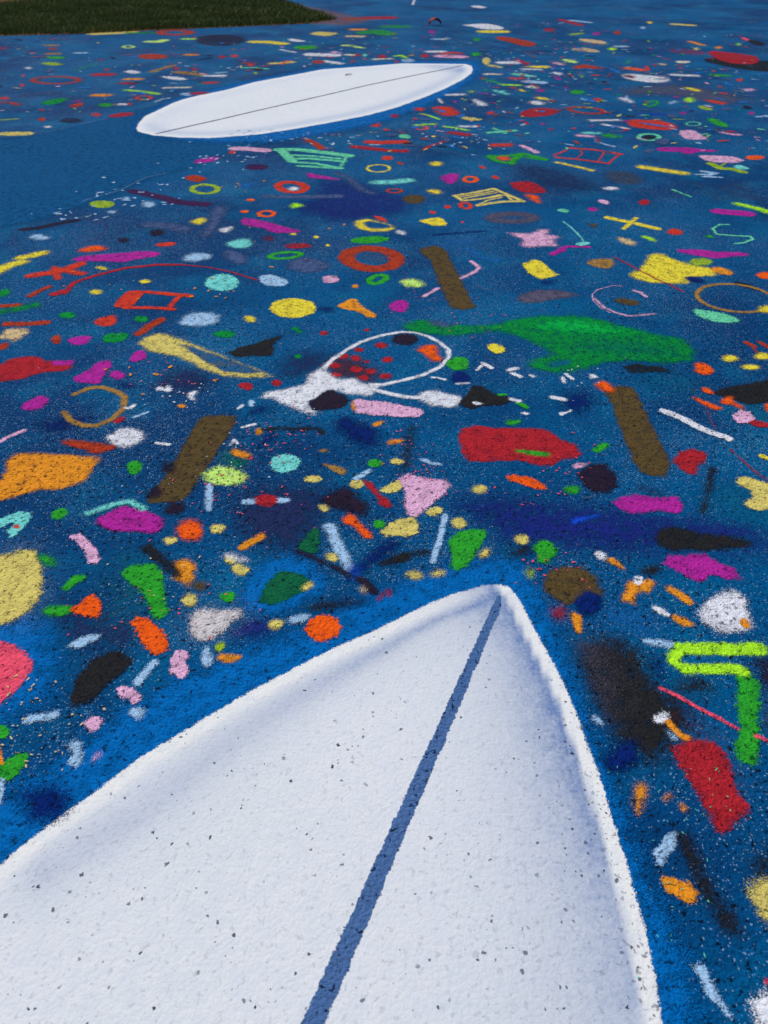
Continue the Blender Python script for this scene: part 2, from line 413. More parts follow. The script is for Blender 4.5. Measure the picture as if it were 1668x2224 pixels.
def build_boards():
    # ---- near board, nose pointing away from the camera
    left = pxs(1084,1270.5, 1051,1272, 997,1287, 942,1308, 888,1333, 807,1374, 725,1409, 644,1450, 563,1493, 481,1539, 401,1589, 362,1613, 301,1649, 250,1688, 193,1731, 151,1758, 90,1806, 24,1860)
    left = np.vstack([left, [(-.93, .5), (-1.22, .05), (-1.52, -.6), (-1.75, -1.3), (-1.88, -2.1), (-1.8, -2.75), (-1.58, -3.02)]])
    right = pxs(1105,1276, 1124,1298, 1149,1346, 1176,1395, 1214,1466, 1241,1525, 1268,1599, 1300,1683, 1323,1760, 1349,1841, 1373,1923, 1391,1983, 1409,2055, 1421,2122, 1433,2206)
    right = np.vstack([right, [(.45, .25), (.37, -.15), (.2, -.7), (-.1, -1.4), (-.5, -2.1), (-.95, -2.75), (-1.3, -3.02)]])
    out = np.vstack([left, right[::-1]])
    root = bpy.data.objects.new('painted_surfboard', None); COL.objects.link(root)
    root.empty_display_size = .2
    tag(root, 'huge white painted surfboard in the foreground, pointed nose away, with a thick blue stringer', 'painted surfboard', 'painted surfboards')
    ob = pxs(-160,1800, -60,1760, 40,1700, 130,1650, 240,1560, 330,1500, 420,1450, 560,1400, 650,1368, 760,1310, 850,1272, 940,1240, 1040,1216, 1110,1212, 1160,1240, 1190,1320, 1222,1400, 1262,1500, 1302,1620, 1352,1760, 1405,1900, 1474,2050, 1530,2224)
    ob = np.vstack([ob, [(.62, .2), (.5, -.3), (.3, -.9), (0, -1.6), (-.4, -2.3), (-.9, -2.95), (-1.3, -3.2), (-1.7, -3.2), (-1.98, -2.8), (-2.05, -2.1), (-1.9, -1.2), (-1.66, -.5), (-1.35, .15), (-1.1, .6)]])
    put_shape('blue_border', shape_w(ob), paint('bright_blue'), .12, 1, .04, root, margin=.05, cell=.03)
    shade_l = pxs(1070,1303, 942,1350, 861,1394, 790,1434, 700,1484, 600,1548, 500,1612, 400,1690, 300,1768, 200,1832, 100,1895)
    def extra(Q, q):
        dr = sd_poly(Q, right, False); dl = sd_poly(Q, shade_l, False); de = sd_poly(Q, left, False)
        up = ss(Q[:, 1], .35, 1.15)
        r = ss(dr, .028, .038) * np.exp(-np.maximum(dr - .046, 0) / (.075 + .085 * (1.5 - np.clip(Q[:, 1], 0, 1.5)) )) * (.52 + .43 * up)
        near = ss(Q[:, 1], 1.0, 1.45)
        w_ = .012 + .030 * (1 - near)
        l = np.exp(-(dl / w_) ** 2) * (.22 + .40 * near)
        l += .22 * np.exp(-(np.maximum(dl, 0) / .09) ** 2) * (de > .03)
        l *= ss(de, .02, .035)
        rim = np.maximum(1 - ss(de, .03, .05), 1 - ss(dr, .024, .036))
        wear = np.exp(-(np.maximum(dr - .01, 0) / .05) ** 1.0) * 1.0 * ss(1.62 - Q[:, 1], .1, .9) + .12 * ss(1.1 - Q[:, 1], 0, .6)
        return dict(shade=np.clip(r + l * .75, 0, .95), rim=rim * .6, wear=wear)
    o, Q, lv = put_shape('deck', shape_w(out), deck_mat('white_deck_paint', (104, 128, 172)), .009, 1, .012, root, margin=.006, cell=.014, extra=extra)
    st = pxs(1081,1292, 1072,1312, 1062,1334, 868,1758, 655,2224)
    sr = pxs(1087,1292, 1089,1310, 1082,1334, 905,1752, 704,2224)
    st = np.vstack([st, [(-.25, .2), (-.75, -1.0), (-1.3, -2.4), (-1.45, -2.85)]]); sr = np.vstack([sr, [(-.20, .2), (-.70, -1.0), (-1.25, -2.4), (-1.42, -2.85)]])
    put_shape('stringer', shape_w(np.vstack([st, sr[::-1]])), stringer_mat(), .008, 1, .012, root, margin=.005, cell=.010)
    # ---- far board
    fo = pxs(297,279, 301,286, 331,294, 392,299, 460,300, 563,292, 641,280, 725,265, 801,250, 860,234, 920,212, 966,193, 1005,173, 1023,160, 1027,151, 1023,143, 1011,139.5,
             951,138.6, 875,138, 800,144, 701,151, 632,164, 551,179, 490,196, 430,208, 400,215.5, 374,224.5, 347,238, 316,252, 301,268)
    low = fo[:17]; root = bpy.data.objects.new('painted_surfboard', None); COL.objects.link(root)
    root.empty_display_size = .2
    tag(root, 'whole white painted longboard lying aslant in the distance with a thin dark stringer', 'painted surfboard', 'painted surfboards')
    hb = pxs(284,275, 300,292, 392,306, 480,312, 600,310, 720,290, 830,268, 930,232, 990,202, 1035,172, 1052,150, 1040,133, 1000,131, 951,132, 875,132, 800,138, 701,145, 632,157, 551,172, 430,200, 374,216, 320,240)
    put_shape('blue_border', shape_w(hb), paint('bright_blue'), .20, .85, .05, root, margin=.08, cell=.06)
    tip = pxs(1012, 142)[0]; tail = pxs(297, 279)[0]
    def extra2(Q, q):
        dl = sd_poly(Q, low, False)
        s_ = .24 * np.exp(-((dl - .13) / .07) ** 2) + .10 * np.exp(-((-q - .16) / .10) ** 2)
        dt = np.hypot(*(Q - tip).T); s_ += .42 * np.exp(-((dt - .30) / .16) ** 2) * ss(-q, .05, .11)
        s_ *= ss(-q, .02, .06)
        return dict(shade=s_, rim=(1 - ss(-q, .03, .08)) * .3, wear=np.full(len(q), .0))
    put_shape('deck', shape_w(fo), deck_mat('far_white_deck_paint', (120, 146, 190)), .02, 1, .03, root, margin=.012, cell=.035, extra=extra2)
    s = Shape(); s.line(np.array([(341,290.5),(400,277),(480,259),(557,241),(701,208),(800,185),(899,164),(960,152),(1004,142.5)]), .013)
    put_shape('stringer', s, paint('grey'), .012, .95, .012, root, margin=.006, cell=.012)

def stringer_mat():
    m, nt, b, g, mth, mix, attr = nodes_base('blue_grey_stringer_paint')
    L = nt.links.new
    c = mix(mth('MULTIPLY', g.outputs['cloud2'], .8), lin((68, 100, 148)), lin((80, 114, 162)))
    c = mix(mth('MULTIPLY', g.outputs['stone'], .3), c, lin((56, 84, 138)))
    c = mix(mth('MULTIPLY', g.outputs['pit'], .9), c, lin((14, 22, 56)))
    L(c, b.inputs['Base Color']); b.inputs['Roughness'].default_value = .75
    cov = mth('SUBTRACT', .5, mth('DIVIDE', mth('MULTIPLY_ADD', g.outputs['rough_edge'], attr('rag').outputs['Fac'], attr('sd').outputs['Fac']), attr('soft').outputs['Fac']), clamp=True)
    L(mth('MULTIPLY', mth('SUBTRACT', cov, .3), 4., clamp=True), b.inputs['Alpha'])
    return m
MARKS = r'''
O H flat_blue~12 P -60 306 60 297 130 281 229 260 300 238 420 212 560 240 700 286 640 304 540 322 480 338 430 362 360 379 300 400 250 425 200 442 110 475 -60 510 | plain unmarked blue sweep of paint left of the far surfboard
A1 H sky_blue~2*.4 s 4 765 855 600 892 400 942 200 975 0 985 | thin pale chalky curve edging the plain blue sweep along its top
B1 H sky_blue~1.5*.55 s 5 1200 318 1050 350 930 410 860 445 700 487 600 520 | thin pale chalky curve edging the plain blue sweep below the far surfboard
B2 H indigo~30*.75 p 900 330 1150 350 1500 430 1750 520 1700 600 1400 660 1050 700 850 620 700 560 900 480 | soft indigo haze above the yellow keyhole ring
B3 H dusk~28*.7 p 1000 230 1300 260 1600 330 1750 450 1400 470 1250 420 1000 330 | soft grey blue haze around the bright red blob
A4 H grey~30*.8 p 560 640 900 600 1300 640 1600 740 1300 760 900 680 600 700 | brownish grey haze under the white shell shape at far right
C1 H dusk~16*.8 e 1330 620 190 90 | dark violet haze under the pale yellow board outline on the left
C2 H dusk~20*.7 p 700 430 1000 380 1150 500 900 600 650 620 | dark violet haze left of the white loop
C2 H smoke~12*.8 p 1020 470 1200 430 1420 560 1440 640 1100 610 1030 570 | smoky dark haze behind the red spots inside the white loop
D2 H dusk~22*.95 p 480 210 960 190 1000 340 900 560 800 640 600 600 400 520 400 330 | large dark violet haze below the aqua dot in the middle
D3 H indigo~26*.95 p 620 300 1000 300 1659 340 2200 430 2800 460 2900 640 2300 640 1900 650 1350 620 1000 600 860 420 | long indigo band running right from above the near surfboard nose
D4 H teal~22*.8 p 1300 150 1420 200 1560 200 1760 300 1760 420 1500 410 1260 350 | teal haze around the straw yellow fork shape on the right
C4 H teal~22*.7 p 700 560 1060 560 1180 640 1100 720 760 660 | teal haze left of the round tangerine dot on the right
C4 H teal~20*.9 p 1500 800 1800 780 1800 900 1550 930 | teal haze behind the pink dot near the right edge
C3 H navy~14*.8 e 1500 770 140 80 | navy haze behind small white chips right of the black bird shape
D1 H dusk~20*.9 p 360 1080 760 1130 940 1180 980 1320 640 1330 420 1260 | dark violet haze left of the mottled tangerine oblong
D1 H bright_blue~14 p -300 1170 80 1170 200 1110 330 1150 420 1330 420 1500 380 1750 150 1800 -300 2100 | bright blue patch around the coral dot at the left edge
D2 H indigo~12*.9 p 340 1190 480 1140 620 1130 640 1220 620 1300 400 1300 330 1250 | indigo smudge between the grey white dot and small straw dot
D2 H bright_blue~7 p 600 720 780 660 900 730 1020 840 1050 900 1000 960 800 1060 640 1110 480 1120 400 1060 410 940 500 800 | bright blue surround of the dark green bean shape
C2 H navy~9*.95 p 1100 880 1200 890 1380 960 1420 1040 1360 1110 1220 1060 1080 960 | dark navy smudge below the violet spot of the white loop
C2 H navy~8*.8 p 440 860 560 790 640 800 580 860 | navy smudge below the white loop's pointed left tail
C2 H navy~8*.8 p 490 1070 600 990 680 1000 640 1060 560 1090 | navy smudge right of the small orange triangle
C2 H navy~6*.7 e 1020 108 70 22 | navy smudge between the big yellow dot and orange cone
C1 H navy~9*.7 e 910 660 90 30 | navy smudge above the ochre open ring
C1 H navy~9*.7 p 220 930 380 900 600 860 740 880 500 980 380 1010 | navy smudge crossing below the ochre open ring
B3 H water_blue~14*.45 p 450 790 850 760 880 840 640 870 480 830 | light blue haze above the brown bar in the upper middle
B3 S navy~3*.8 s 14 470 765 640 752 830 738 | thin navy stroke above the brown bar
B4 H brown~10*.55 e 620 355 160 50 8 | faint brown oval below the red ladder sketch
B4 H brown~10*.35 s 40 1160 400 1300 500 1590 500 1420 400 1300 420 1460 470 | faint brown scribble near right edge above the lime stroke
E4 H navy~14*.8 p 780 220 940 220 940 420 800 420 | navy haze left of the lime hook shape
E4 H charcoal~11*.95 p 250 150 480 60 700 110 780 300 820 420 1080 560 1130 700 980 830 960 930 760 980 600 850 480 700 350 520 260 330 | large black sprayed patch right of the near surfboard
E4 H grey~14*.45 p 120 40 300 30 520 90 600 300 640 700 520 760 360 560 240 260 | greyish rubbed haze between the near surfboard and black patch
D4 H water_blue~13*.5 p 430 1030 780 1020 900 1160 880 1280 560 1290 380 1130 | light blue haze below the olive brown disc
E4 H plum_black~12*.9 p 1520 260 1750 200 1750 460 1600 440 | black haze at the right edge behind the lime hook shape
E4 H charcoal~10*.8 p 1000 380 1220 360 1260 480 1120 520 1000 460 | black haze above the coral line near the right edge
E4 H brown~9*.5 p 1580 520 1750 480 1750 760 1600 760 | brown haze at the right edge beside the green upright bar
E4 H maroon~12*.45 p 960 640 1180 640 1440 1000 1480 1160 1400 1100 1180 800 | dark red haze around the top of the big red wedge
F4 H charcoal~9*.9 p 1560 340 1750 260 1750 500 1560 470 | black haze above the straw patch at the lower right edge
D1 H grey_white~14*.25 e 140 880 250 330 | pale speckled overspray around the big straw dot on the left
D1 H green~22*.28 e 950 900 230 240 | faint green overspray around the big green boomerang
D1 H grey_white~14*.3 p 1280 1100 1500 1030 1800 1040 1780 1200 1600 1330 1330 1340 | pale speckled overspray around the grey white dot
C2 H emerald~9*.5 e 360 1190 110 80 | faint green overspray above the pale lime dot
A4 H slate~7*.5 s 16 0 870 200 880 400 880 620 890 | far grey blue streak under the rust ring at right
A4 H slate~7*.5 s 14 230 735 420 745 700 750 | far grey blue streak above the rust ring at right
A3 H slate~5*.6 s 18 860 850 960 830 1100 860 1120 890 1020 905 900 890 860 850 | hazy slate loop left of the far dark red oval
B3 H slate~6*.55 s 20 0 40 100 20 250 5 400 30 540 70 | hazy slate streak just below the far surfboard
B3 H slate~6*.55 s 22 210 220 330 190 420 130 | hazy slate streak right of the small rust dash pair
B3 H slate~6*.55 s 20 330 110 460 140 650 185 | hazy slate streak crossing the small white chips
B3 H slate~6*.45 s 18 640 60 760 30 860 10 | hazy slate streak right of the far red dash
B2 H slate~5*.55 s 24 500 100 700 90 860 95 | hazy slate streak right of the pink dash under the far surfboard
@boards
A1 B slate~5*.7 s 20 150 690 280 675 400 665 | slate grey dash below the far left rust ring
A2 P plum_black~9*.8 e 260 290 190 42 | far dark purple oval just below the grass strip
A1 D plum_black~4*.8 e 510 870 90 20 | dark oval on the rim of the plain blue sweep
A1 R rust r 402 578 165 26 52 | large rust ring at far left below the grass
A1 P straw s 22 700 241 925 232 | straw dash touching the grass edge at far left
A1 R rust r 1262 234 110 16 75 | rust ring hugging the grass edge
A1 D rust e 1100 407 118 20 | solid rust oval in the far left field
A1 D green~3 e 400 416 72 10 | small green oval above the far straw lens at left
A1 P olive_green p 268 455 380 444 465 462 380 478 | far pale olive lens above the left rust ring
A1 C green~3*.8 s 8 540 510 620 480 690 462 | thin green squiggle in the far left field
A1 S emerald~3*.8 s 12 940 238 1090 236 | short green dash beside the rust ring at grass edge
A1 D pale_lime r 925 338 36 9 30 | small lime ring in the far left field
A1 S pale_lime s 14 1072 300 1140 302 1180 290 | lime dash left of the dark oval near the grass
A1 S lime s 10 1330 281 1390 281 | tiny lime dash at the tip of the dark purple oval
A1 H slate~4*.6 s 18 880 385 1000 380 1090 360 | slate streak above the solid rust oval
A1 P white p 890 512 960 503 1030 524 980 532 905 528 | white lozenge in the far left field above the lime dash
A1 P white p 1143 550 1220 550 1300 555 1365 572 1300 582 1220 572 | white wavy lozenge above the far surfboard's left shoulder
A1 S cream s 10 1190 634 1360 630 | thin cream dash just above the far surfboard
A1 S ochre~2*.9 s 18 1090 518 1180 490 1250 470 | ochre squiggle above the white wavy lozenge
A1 S ochre~2*.9 s 22 1285 520 1360 530 1450 538 | ochre dash right of the white wavy lozenge
A1 D red e 1268 493 26 11 | red dot between two ochre strokes
A1 D red e 1400 500 26 11 | red dot resting on the right ochre stroke
A1 P red s 22 705 538 785 538 | red block at the middle of the far left field
A1 D rust e 770 502 20 9 | small dark red dot above the far left red block
A1 S orange s 16 920 570 998 570 | orange dash above the red dash and slanted lime dash
A1 S red s 16 888 600 948 602 | red dash above the long slanted lime dash
A1 S lime s 14 910 650 1040 662 1140 678 | long slanted lime dash left of the far surfboard
A1 R vermilion r 1036 706 52 14 34 | vermilion ring beside the left tip of the far surfboard
A1 S orange s 20 690 687 765 687 | orange block left of the vermilion ring
A1 P emerald~2 p 280 740 400 710 500 705 440 745 330 762 | green leaf shape below the left rust ring
A1 D green e 762 757 56 14 | green oval between the orange block and dark red bar
A1 D vermilion p 0 698 40 696 70 708 60 720 0 722 | vermilion dab cut by the left edge
A1 S rust s 14 0 740 80 740 130 755 | rust dash under the vermilion dab at the left edge
A1 P vermilion p 495 762 560 745 585 730 595 765 530 778 | vermilion comma left of the green oval
A1 P vermilion p 650 824 700 808 735 835 680 842 | small vermilion triangle left of the long dark red bar
A1 P red~1.2 p 785 830 870 812 970 812 960 830 860 845 785 848 | long dark red bar left of the far surfboard tip
A1 S white s 14 860 752 910 752 | small white dash right of the far green oval
A1 D vermilion e 930 750 15 9 | vermilion spot at the end of the small white dash
A1 S olive_green s 9 0 866 120 858 | thin olive dash at the left edge above the straw bar
A1 P straw~1.2 s 26 45 964 190 964 | straw bar at the left edge on the blue sweep's upper rim
A1 D white e 342 914 28 9 | white dot below the far dark oval
A1 D rust~1.2 e 300 862 32 12 | rust dot left of the far dark oval
A1 D sky_blue e 1345 680 46 12 | pale blue dot just above the far surfboard
A1 S red s 18 1405 675 1460 672 | red dash touching the upper rim of the far surfboard
A1 C sky_blue s 9 1120 735 1170 715 1218 708 | short pale blue tick beside the far surfboard tip
A1 D rust~2*.7 e 380 352 36 11 | dull red dot in the far left field above the green oval
A1 S ochre~1 s 10 340 327 400 327 | ochre dash above the dull red dot at far left
A1 S ochre~1 s 12 355 388 410 388 | ochre dash below the dull red dot at far left
A1 D red~2*.6 e 20 348 36 12 | dull red dot by the left edge under the grass
A1 S sky_blue s 10 550 382 608 382 | pale blue dash in the middle of the far left field
A1 D white e 205 491 26 8 | white dot above the far left rust ring
A1 S orange s 13 1350 395 1400 395 | orange dab above the far surfboard's left half
A1 D red e 1600 411 32 10 | red oval high above the far surfboard
A1 D vermilion e 160 614 16 12 | tiny vermilion dot under the far left rust ring
A2 S yellow s 20 505 302 600 303 708 315 | long yellow dash below the grass tip
A2 S straw s 14 635 458 700 455 770 448 | straw dash above the middle of the far surfboard
A2 D vermilion e 362 404 30 11 | vermilion dot with a lime tail above the far surfboard
A2 D vermilion e 480 468 28 12 | vermilion dot left above the far surfboard
A2 P straw p 885 246 960 225 1040 232 1130 238 1040 262 980 258 | straw kite shape right of the grass tip
A2 P white p 740 280 790 278 890 298 850 304 760 298 | white dash with a dark underside above the green far oval
A2 D green~2 p 770 340 880 322 985 340 930 356 800 354 | green oval above the middle of the far surfboard
A2 S white s 8 695 358 750 368 800 378 | thin white streak left of the long white bar
A2 P white s 24 920 393 1070 398 | long white bar above the far surfboard
A2 P pink p 1035 375 1090 368 1140 380 1130 395 1070 385 | pink teardrop at the end of the long white bar
A2 P white s 18 1020 442 1120 458 | white dash just below the long white bar
A2 P pale_lime p 1110 328 1170 318 1320 345 1290 352 1180 336 | thin lime wedge right of the green far oval
A2 D rust~2 e 965 447 45 12 | dull rust dot below the long white bar
A2 S red~1.5 s 20 1200 140 1330 130 1470 128 | long red dash in the sandy patch by the grass tip
A2 H green~3*.8 s 26 1310 235 1390 225 1460 245 | green smear right of the grass tip
A2 S green~3*.8 s 18 1455 192 1585 192 | green dash right of the red dash and grass tip
A2 S orange s 13 1225 213 1278 213 | orange dash below the sandy patch
A2 S sand s 13 1195 262 1270 262 | sand coloured dash below the sandy patch
A2 S cream s 12 1180 395 1235 398 | cream dash above the far surfboard's middle
A2 D red e 1250 398 22 11 | red dot at the end of the cream dash
A2 D aqua e 1302 398 20 11 | aqua dot right of the red dot above the far surfboard
A2 S white s 14 160 547 272 547 | white dash just above the far surfboard's left part
A2 S sky_blue s 8 235 528 295 522 | thin sky blue tick over the white dash
A2 S rust s 16 165 597 215 597 | rust dab just above the far surfboard's left shoulder
A2 S mint s 8 420 490 500 488 600 498 | thin mint line with a dark blot above the far surfboard
A2 D charcoal~2*.8 e 535 503 40 12 | dark blot on the thin mint line
A2 D olive_green e 516 528 18 9 | small olive dot under the dark blot
A2 D water_blue~3*.7 e 740 425 55 16 | bright blue blot above the middle of the far surfboard
A2 S tangerine s 10 705 465 735 440 770 438 | small tangerine tick on the straw dash
A3 P white s 16 320 35 332 0 345 -20 | white slanted dash at the very top edge
A3 P white p 725 44 790 38 860 52 830 62 760 55 | white dash near the top edge right of centre
A3 P white~1.2 p 650 180 720 178 830 168 930 182 990 205 940 216 800 208 740 190 | long white lozenge right of the small red leaf
A3 S yellow s 20 843 228 955 228 | yellow bar below the long white lozenge
A3 P rust~2 p 905 265 980 262 1100 285 1215 310 1200 335 1120 335 1000 300 930 285 | long slanted rust oval right of the yellow bar
A3 D green~2.5*.9 e 780 285 30 12 | green dot below the yellow bar
A3 S sky_blue s 9 475 282 550 282 | thin sky blue dash left of the green dot
A3 D magenta~2*.8 e 458 230 28 12 | magenta dab under the small red leaf
A3 S white s 14 445 372 528 372 | white dash over the far surfboard's right part
A3 D red e 408 402 34 14 | red oval left of the pink dash over the far surfboard
A3 P pink s 22 530 405 660 410 | pink dash over the far surfboard's nose
A3 S vermilion s 12 545 388 600 380 650 385 | vermilion streak above the pink dash
A3 D green e 775 392 40 15 | green blot above the far surfboard's nose
A3 D straw~1.5 e 850 440 30 26 | straw dot right above the far surfboard's nose
A3 D red e 100 408 34 14 | red dot over the middle of the far surfboard
A3 P sky_blue~1.5*.8 e 285 437 50 14 | pale blue oval touching the far surfboard's upper rim
A3 D red e 204 444 20 8 | small red dab touching the far surfboard's upper rim
A3 S lime s 9 195 405 235 400 270 415 | lime tick over the far surfboard
A3 S cream s 9 45 428 155 424 | cream streak over the far surfboard
A3 P white s 20 965 452 1055 452 | white bar right above the far surfboard's nose
A3 P red s 20 1070 430 1140 460 | red slanted bar right of the white bar
A3 S straw s 16 880 472 940 484 | straw bar left below the white bar
A3 P yellow s 18 1200 482 1268 482 | yellow bar among the far marks right of the nose
A3 S cream s 11 855 535 940 535 | cream dash right of the far surfboard's nose
A3 S white s 10 1118 498 1230 502 | thin white dash below the red slanted bar
A3 P aqua s 16 1060 535 1175 550 | aqua dash right of the far surfboard's nose
A3 P pale_lime p 1375 425 1440 425 1525 448 1490 458 1430 448 | lime lens above the far rust swoosh
A3 P pink p 1290 442 1350 442 1425 465 1400 475 1340 462 | pink lens left of the lime lens
A3 P white p 1305 518 1380 520 1410 538 1370 545 | white lens left of the far rust swoosh
A3 P rust~2 p 1450 490 1540 462 1640 475 1730 490 1640 500 1560 488 1500 502 | far rust swoosh above the white shell shape
A3 D red e 825 566 22 9 | red dab below the cream dash by the nose
A3 C green~1.5 s 10 830 572 880 582 950 602 | thin green curve from the red dab
A3 S vermilion s 13 1035 565 1100 565 | vermilion dash under the aqua dash
A3 P sky_blue~1 s 20 1150 588 1245 595 | pale blue bar right of the vermilion dash
A3 P white p 1125 622 1180 612 1228 624 1220 640 1150 636 | white blot above the yellow lens
A3 P yellow p 1075 645 1105 640 1142 660 1105 665 | small yellow lens left of the white blot
A3 P yellow p 1180 700 1250 698 1335 718 1290 725 1230 716 | yellow lens above the white block
A3 P white p 1145 738 1200 722 1275 738 1270 758 1180 755 | white block above the far dark red oval
A3 D magenta~2*.8 e 1240 652 34 13 | magenta smudge right of the white blot
A3 D magenta~2*.8 p 1330 545 1380 555 1400 580 1350 575 | magenta smudge below the white lens
A3 P white s 14 580 684 675 682 | white dash below the far surfboard's nose
A3 P white p 490 708 520 712 548 745 525 748 505 730 | slanted white tick below the far surfboard's nose
A3 P white p 742 710 800 722 878 760 800 768 765 745 | white wing shape below the far surfboard's nose
A3 C aqua s 8 905 650 940 665 1005 680 950 660 975 655 | aqua scribble right of the far surfboard's nose
A3 S lime s 12 980 612 1080 615 | lime speckled dash right of the nose
A3 D olive_green e 742 662 26 8 | olive dab right of the far surfboard's nose
A3 R vermilion p 440 772 560 765 600 772 640 795 668 830 600 838 520 835 480 800 | vermilion open diamond below the far surfboard's nose
A3 D vermilion e 370 788 38 13 | vermilion dab left of the open diamond
A3 D red e 190 836 32 13 | red dot under the far surfboard
A3 P straw~1 p 640 838 720 845 825 858 800 872 690 866 | straw wedge right of the vermilion diamond
A3 D vermilion e 880 815 30 11 | vermilion dab right of the straw wedge
A3 D red~1.5 p 1085 815 1150 785 1280 775 1385 800 1340 828 1180 850 1100 838 | large dark red oval in the far right field
A3 S lime s 11 380 820 440 835 510 860 | slanted lime dash left of the vermilion diamond
A3 S lime s 12 345 903 470 894 | lime dash above the tangerine ring
A3 S lime s 11 545 912 620 922 715 940 | slanted lime dash right of the tangerine ring
A3 S white s 14 670 912 775 912 | white dash above the slanted lime dash end
A3 R tangerine r 385 923 42 12 26 | small tangerine ring below the far surfboard
A3 P vermilion p 0 905 60 895 80 878 85 915 50 920 | vermilion blot under the far surfboard's middle
A3 P red s 24 605 958 710 972 | red dash left of the mint cross
A3 X mint s 15 870 958 1055 942 s 15 905 928 985 962 | mint cross stroke below the slate loop
A3 D mint p 218 975 260 968 305 985 300 998 240 996 | mint dot just below the far surfboard
A3 D red~1.5 e 1138 890 22 11 | small red dab right of the slate loop
A4 P red s 18 165 142 310 182 | long slanted red dash near the top right
A4 S sky_blue s 10 245 148 370 162 | thin sky blue dash right of the slanted red dash
A4 D red~2*.8 e 82 216 44 13 | red smudge below the slanted red dash
A4 S olive_green s 14 248 250 310 240 | olive dab below the slanted red dash
A4 D magenta~2*.8 e 425 243 32 12 | magenta dab in the far right field
A4 C sand~1.5 p 275 280 360 280 500 300 490 318 430 316 330 298 | sand coloured feather shape in the far right field
A4 P sand~2*.9 p 230 352 330 340 450 365 440 382 330 372 250 365 | sand coloured streak below the feather shape
A4 D lime e 535 353 36 10 | lime oval right of the sand coloured streak
A4 S sky_blue s 12 572 335 625 335 | sky blue dash right above the lime oval
A4 D sky_blue e 757 200 22 9 | sky blue dot alone near the top right
A4 D yellow e 808 163 22 9 | yellow dot alone near the top right
A4 S straw s 12 990 175 1100 182 | straw dash near the top right corner
A4 D rust~1.5*.9 e 572 236 28 14 | rust dot right of the magenta dab
A4 P orange s 16 1100 300 1185 325 | slanted orange dash above the far red blob
A4 D orange e 1302 343 28 9 | orange dot above the far red blob
A4 D lime e 1445 320 20 8 | lime dot left of the small black fish shape
A4 P coral~1 p 1455 272 1490 268 1535 290 1500 295 | coral tick at the head of the small black fish shape
A4 P charcoal~1.5 p 1500 290 1570 290 1645 315 1620 335 1540 318 | small black fish shape near the top right corner
A4 P charcoal~3 p 1190 425 1320 410 1500 440 1660 440 1760 430 1780 520 1600 515 1400 490 1200 445 | black shadowy underside of the far red blob
A4 P red~1.5 p 1225 370 1280 365 1380 380 1560 400 1600 425 1580 460 1480 466 1340 448 1240 400 | large ragged red blob at the far right edge
A4 H red~4*.55 p 940 350 1100 355 1240 380 1200 400 1040 392 950 375 | red overspray smear left of the far red blob
A4 D straw e 1142 354 22 9 | straw dot on the red overspray smear
A4 D sand p 862 455 920 458 940 470 870 470 | sand coloured tick above the white shell shape
A4 P cream~1.5 e 1045 446 55 10 | cream streak on a rust smear at far right
A4 P tangerine s 18 660 494 745 505 | tangerine dash above the white shell shape
A4 D vermilion~1.5 p 765 465 810 490 800 512 775 505 | vermilion tick right above the white shell shape
A4 P white p 590 540 650 530 760 540 900 552 965 575 930 592 830 600 720 585 640 572 | white shell shape with a dark red eye at far right
A4 D maroon e 660 552 42 11 10 | dark red eye hole in the white shell shape
A4 P white s 14 978 540 1135 546 | white dash right of the white shell shape
A4 P yellow p 1045 630 1100 628 1195 655 1150 662 1080 648 | yellow lens right below the white shell shape
A4 P vermilion p 1185 720 1280 722 1385 745 1330 758 1240 738 | vermilion bar right of the lime dot
A4 D lime e 1092 720 38 20 | bright lime dot below the brownish grey haze
A4 R green r 820 747 42 18 34 -15 | small green ring left of the bright lime dot
A4 P white p 570 702 640 702 705 742 660 742 600 720 | white lens left of the small green ring
A4 P sky_blue p 935 738 980 724 1020 732 980 748 945 752 | sky blue bean between green ring and lime dot
A4 P olive_green~1 p 1148 760 1190 762 1280 790 1220 798 1165 780 | olive lens below the bright lime dot
A4 D pink e 1522 648 45 10 | pink oval near the far right edge
A4 S green~1.5 s 13 1265 540 1360 545 | green dash left of the orange tipped dash at far right
A4 D green~2 e 285 664 52 16 | green oval above the rust ring at right
A4 D magenta~2*.8 e 1540 816 26 12 | magenta dot near the far right edge
A4 D magenta~2*.8 e 1045 817 28 10 | magenta dab above the mint ring
A4 S royal_blue~3*.7 s 22 770 822 900 825 | royal blue dash above the vermilion slab
A4 R rust~1 r 348 795 125 22 42 5 | rust ring right of the dark red oval
A4 D vermilion~1.5*.8 e 428 718 38 12 | dull vermilion dab above the rust ring at right
A4 P vermilion~1 p 632 868 690 862 800 865 880 868 1000 900 1010 935 880 938 740 925 660 912 | vermilion slab left of the pink quadrilateral
A4 R mint r 1120 893 50 14 20 | small mint ring with a dark centre at right
A4 P green~2 p 1210 855 1270 850 1370 895 1380 918 1310 915 1240 880 | green slanted oval right of the small mint ring
A4 P white s 13 390 868 575 866 | thin white dash above the vermilion slab's left end
A4 S white s 11 470 898 560 912 645 928 | thin slanted white dash left of the vermilion slab
A4 S pink s 12 1330 955 1400 968 1450 972 | pink cross stroke right of the pink quadrilateral
A4 P aqua s 18 350 958 425 960 | aqua dash left of the dark eyed mint ring
A4 P pink s 18 308 978 372 982 | pink dash left below the aqua dash
A4 P sky_blue~1 s 10 1580 842 1700 832 | thin sky blue dash at the far right edge
A4 D vermilion~1 e 1455 577 24 10 | vermilion dot near the far right edge
B4 P green~2*.8 p 455 45 500 28 580 45 640 65 560 65 480 62 | soft green lens left of the dark eyed mint ring
B4 R mint~1 r 800 60 74 24 36 | mint ring with a black centre
B4 D charcoal~1.2 e 800 60 50 13 | black centre inside the mint ring
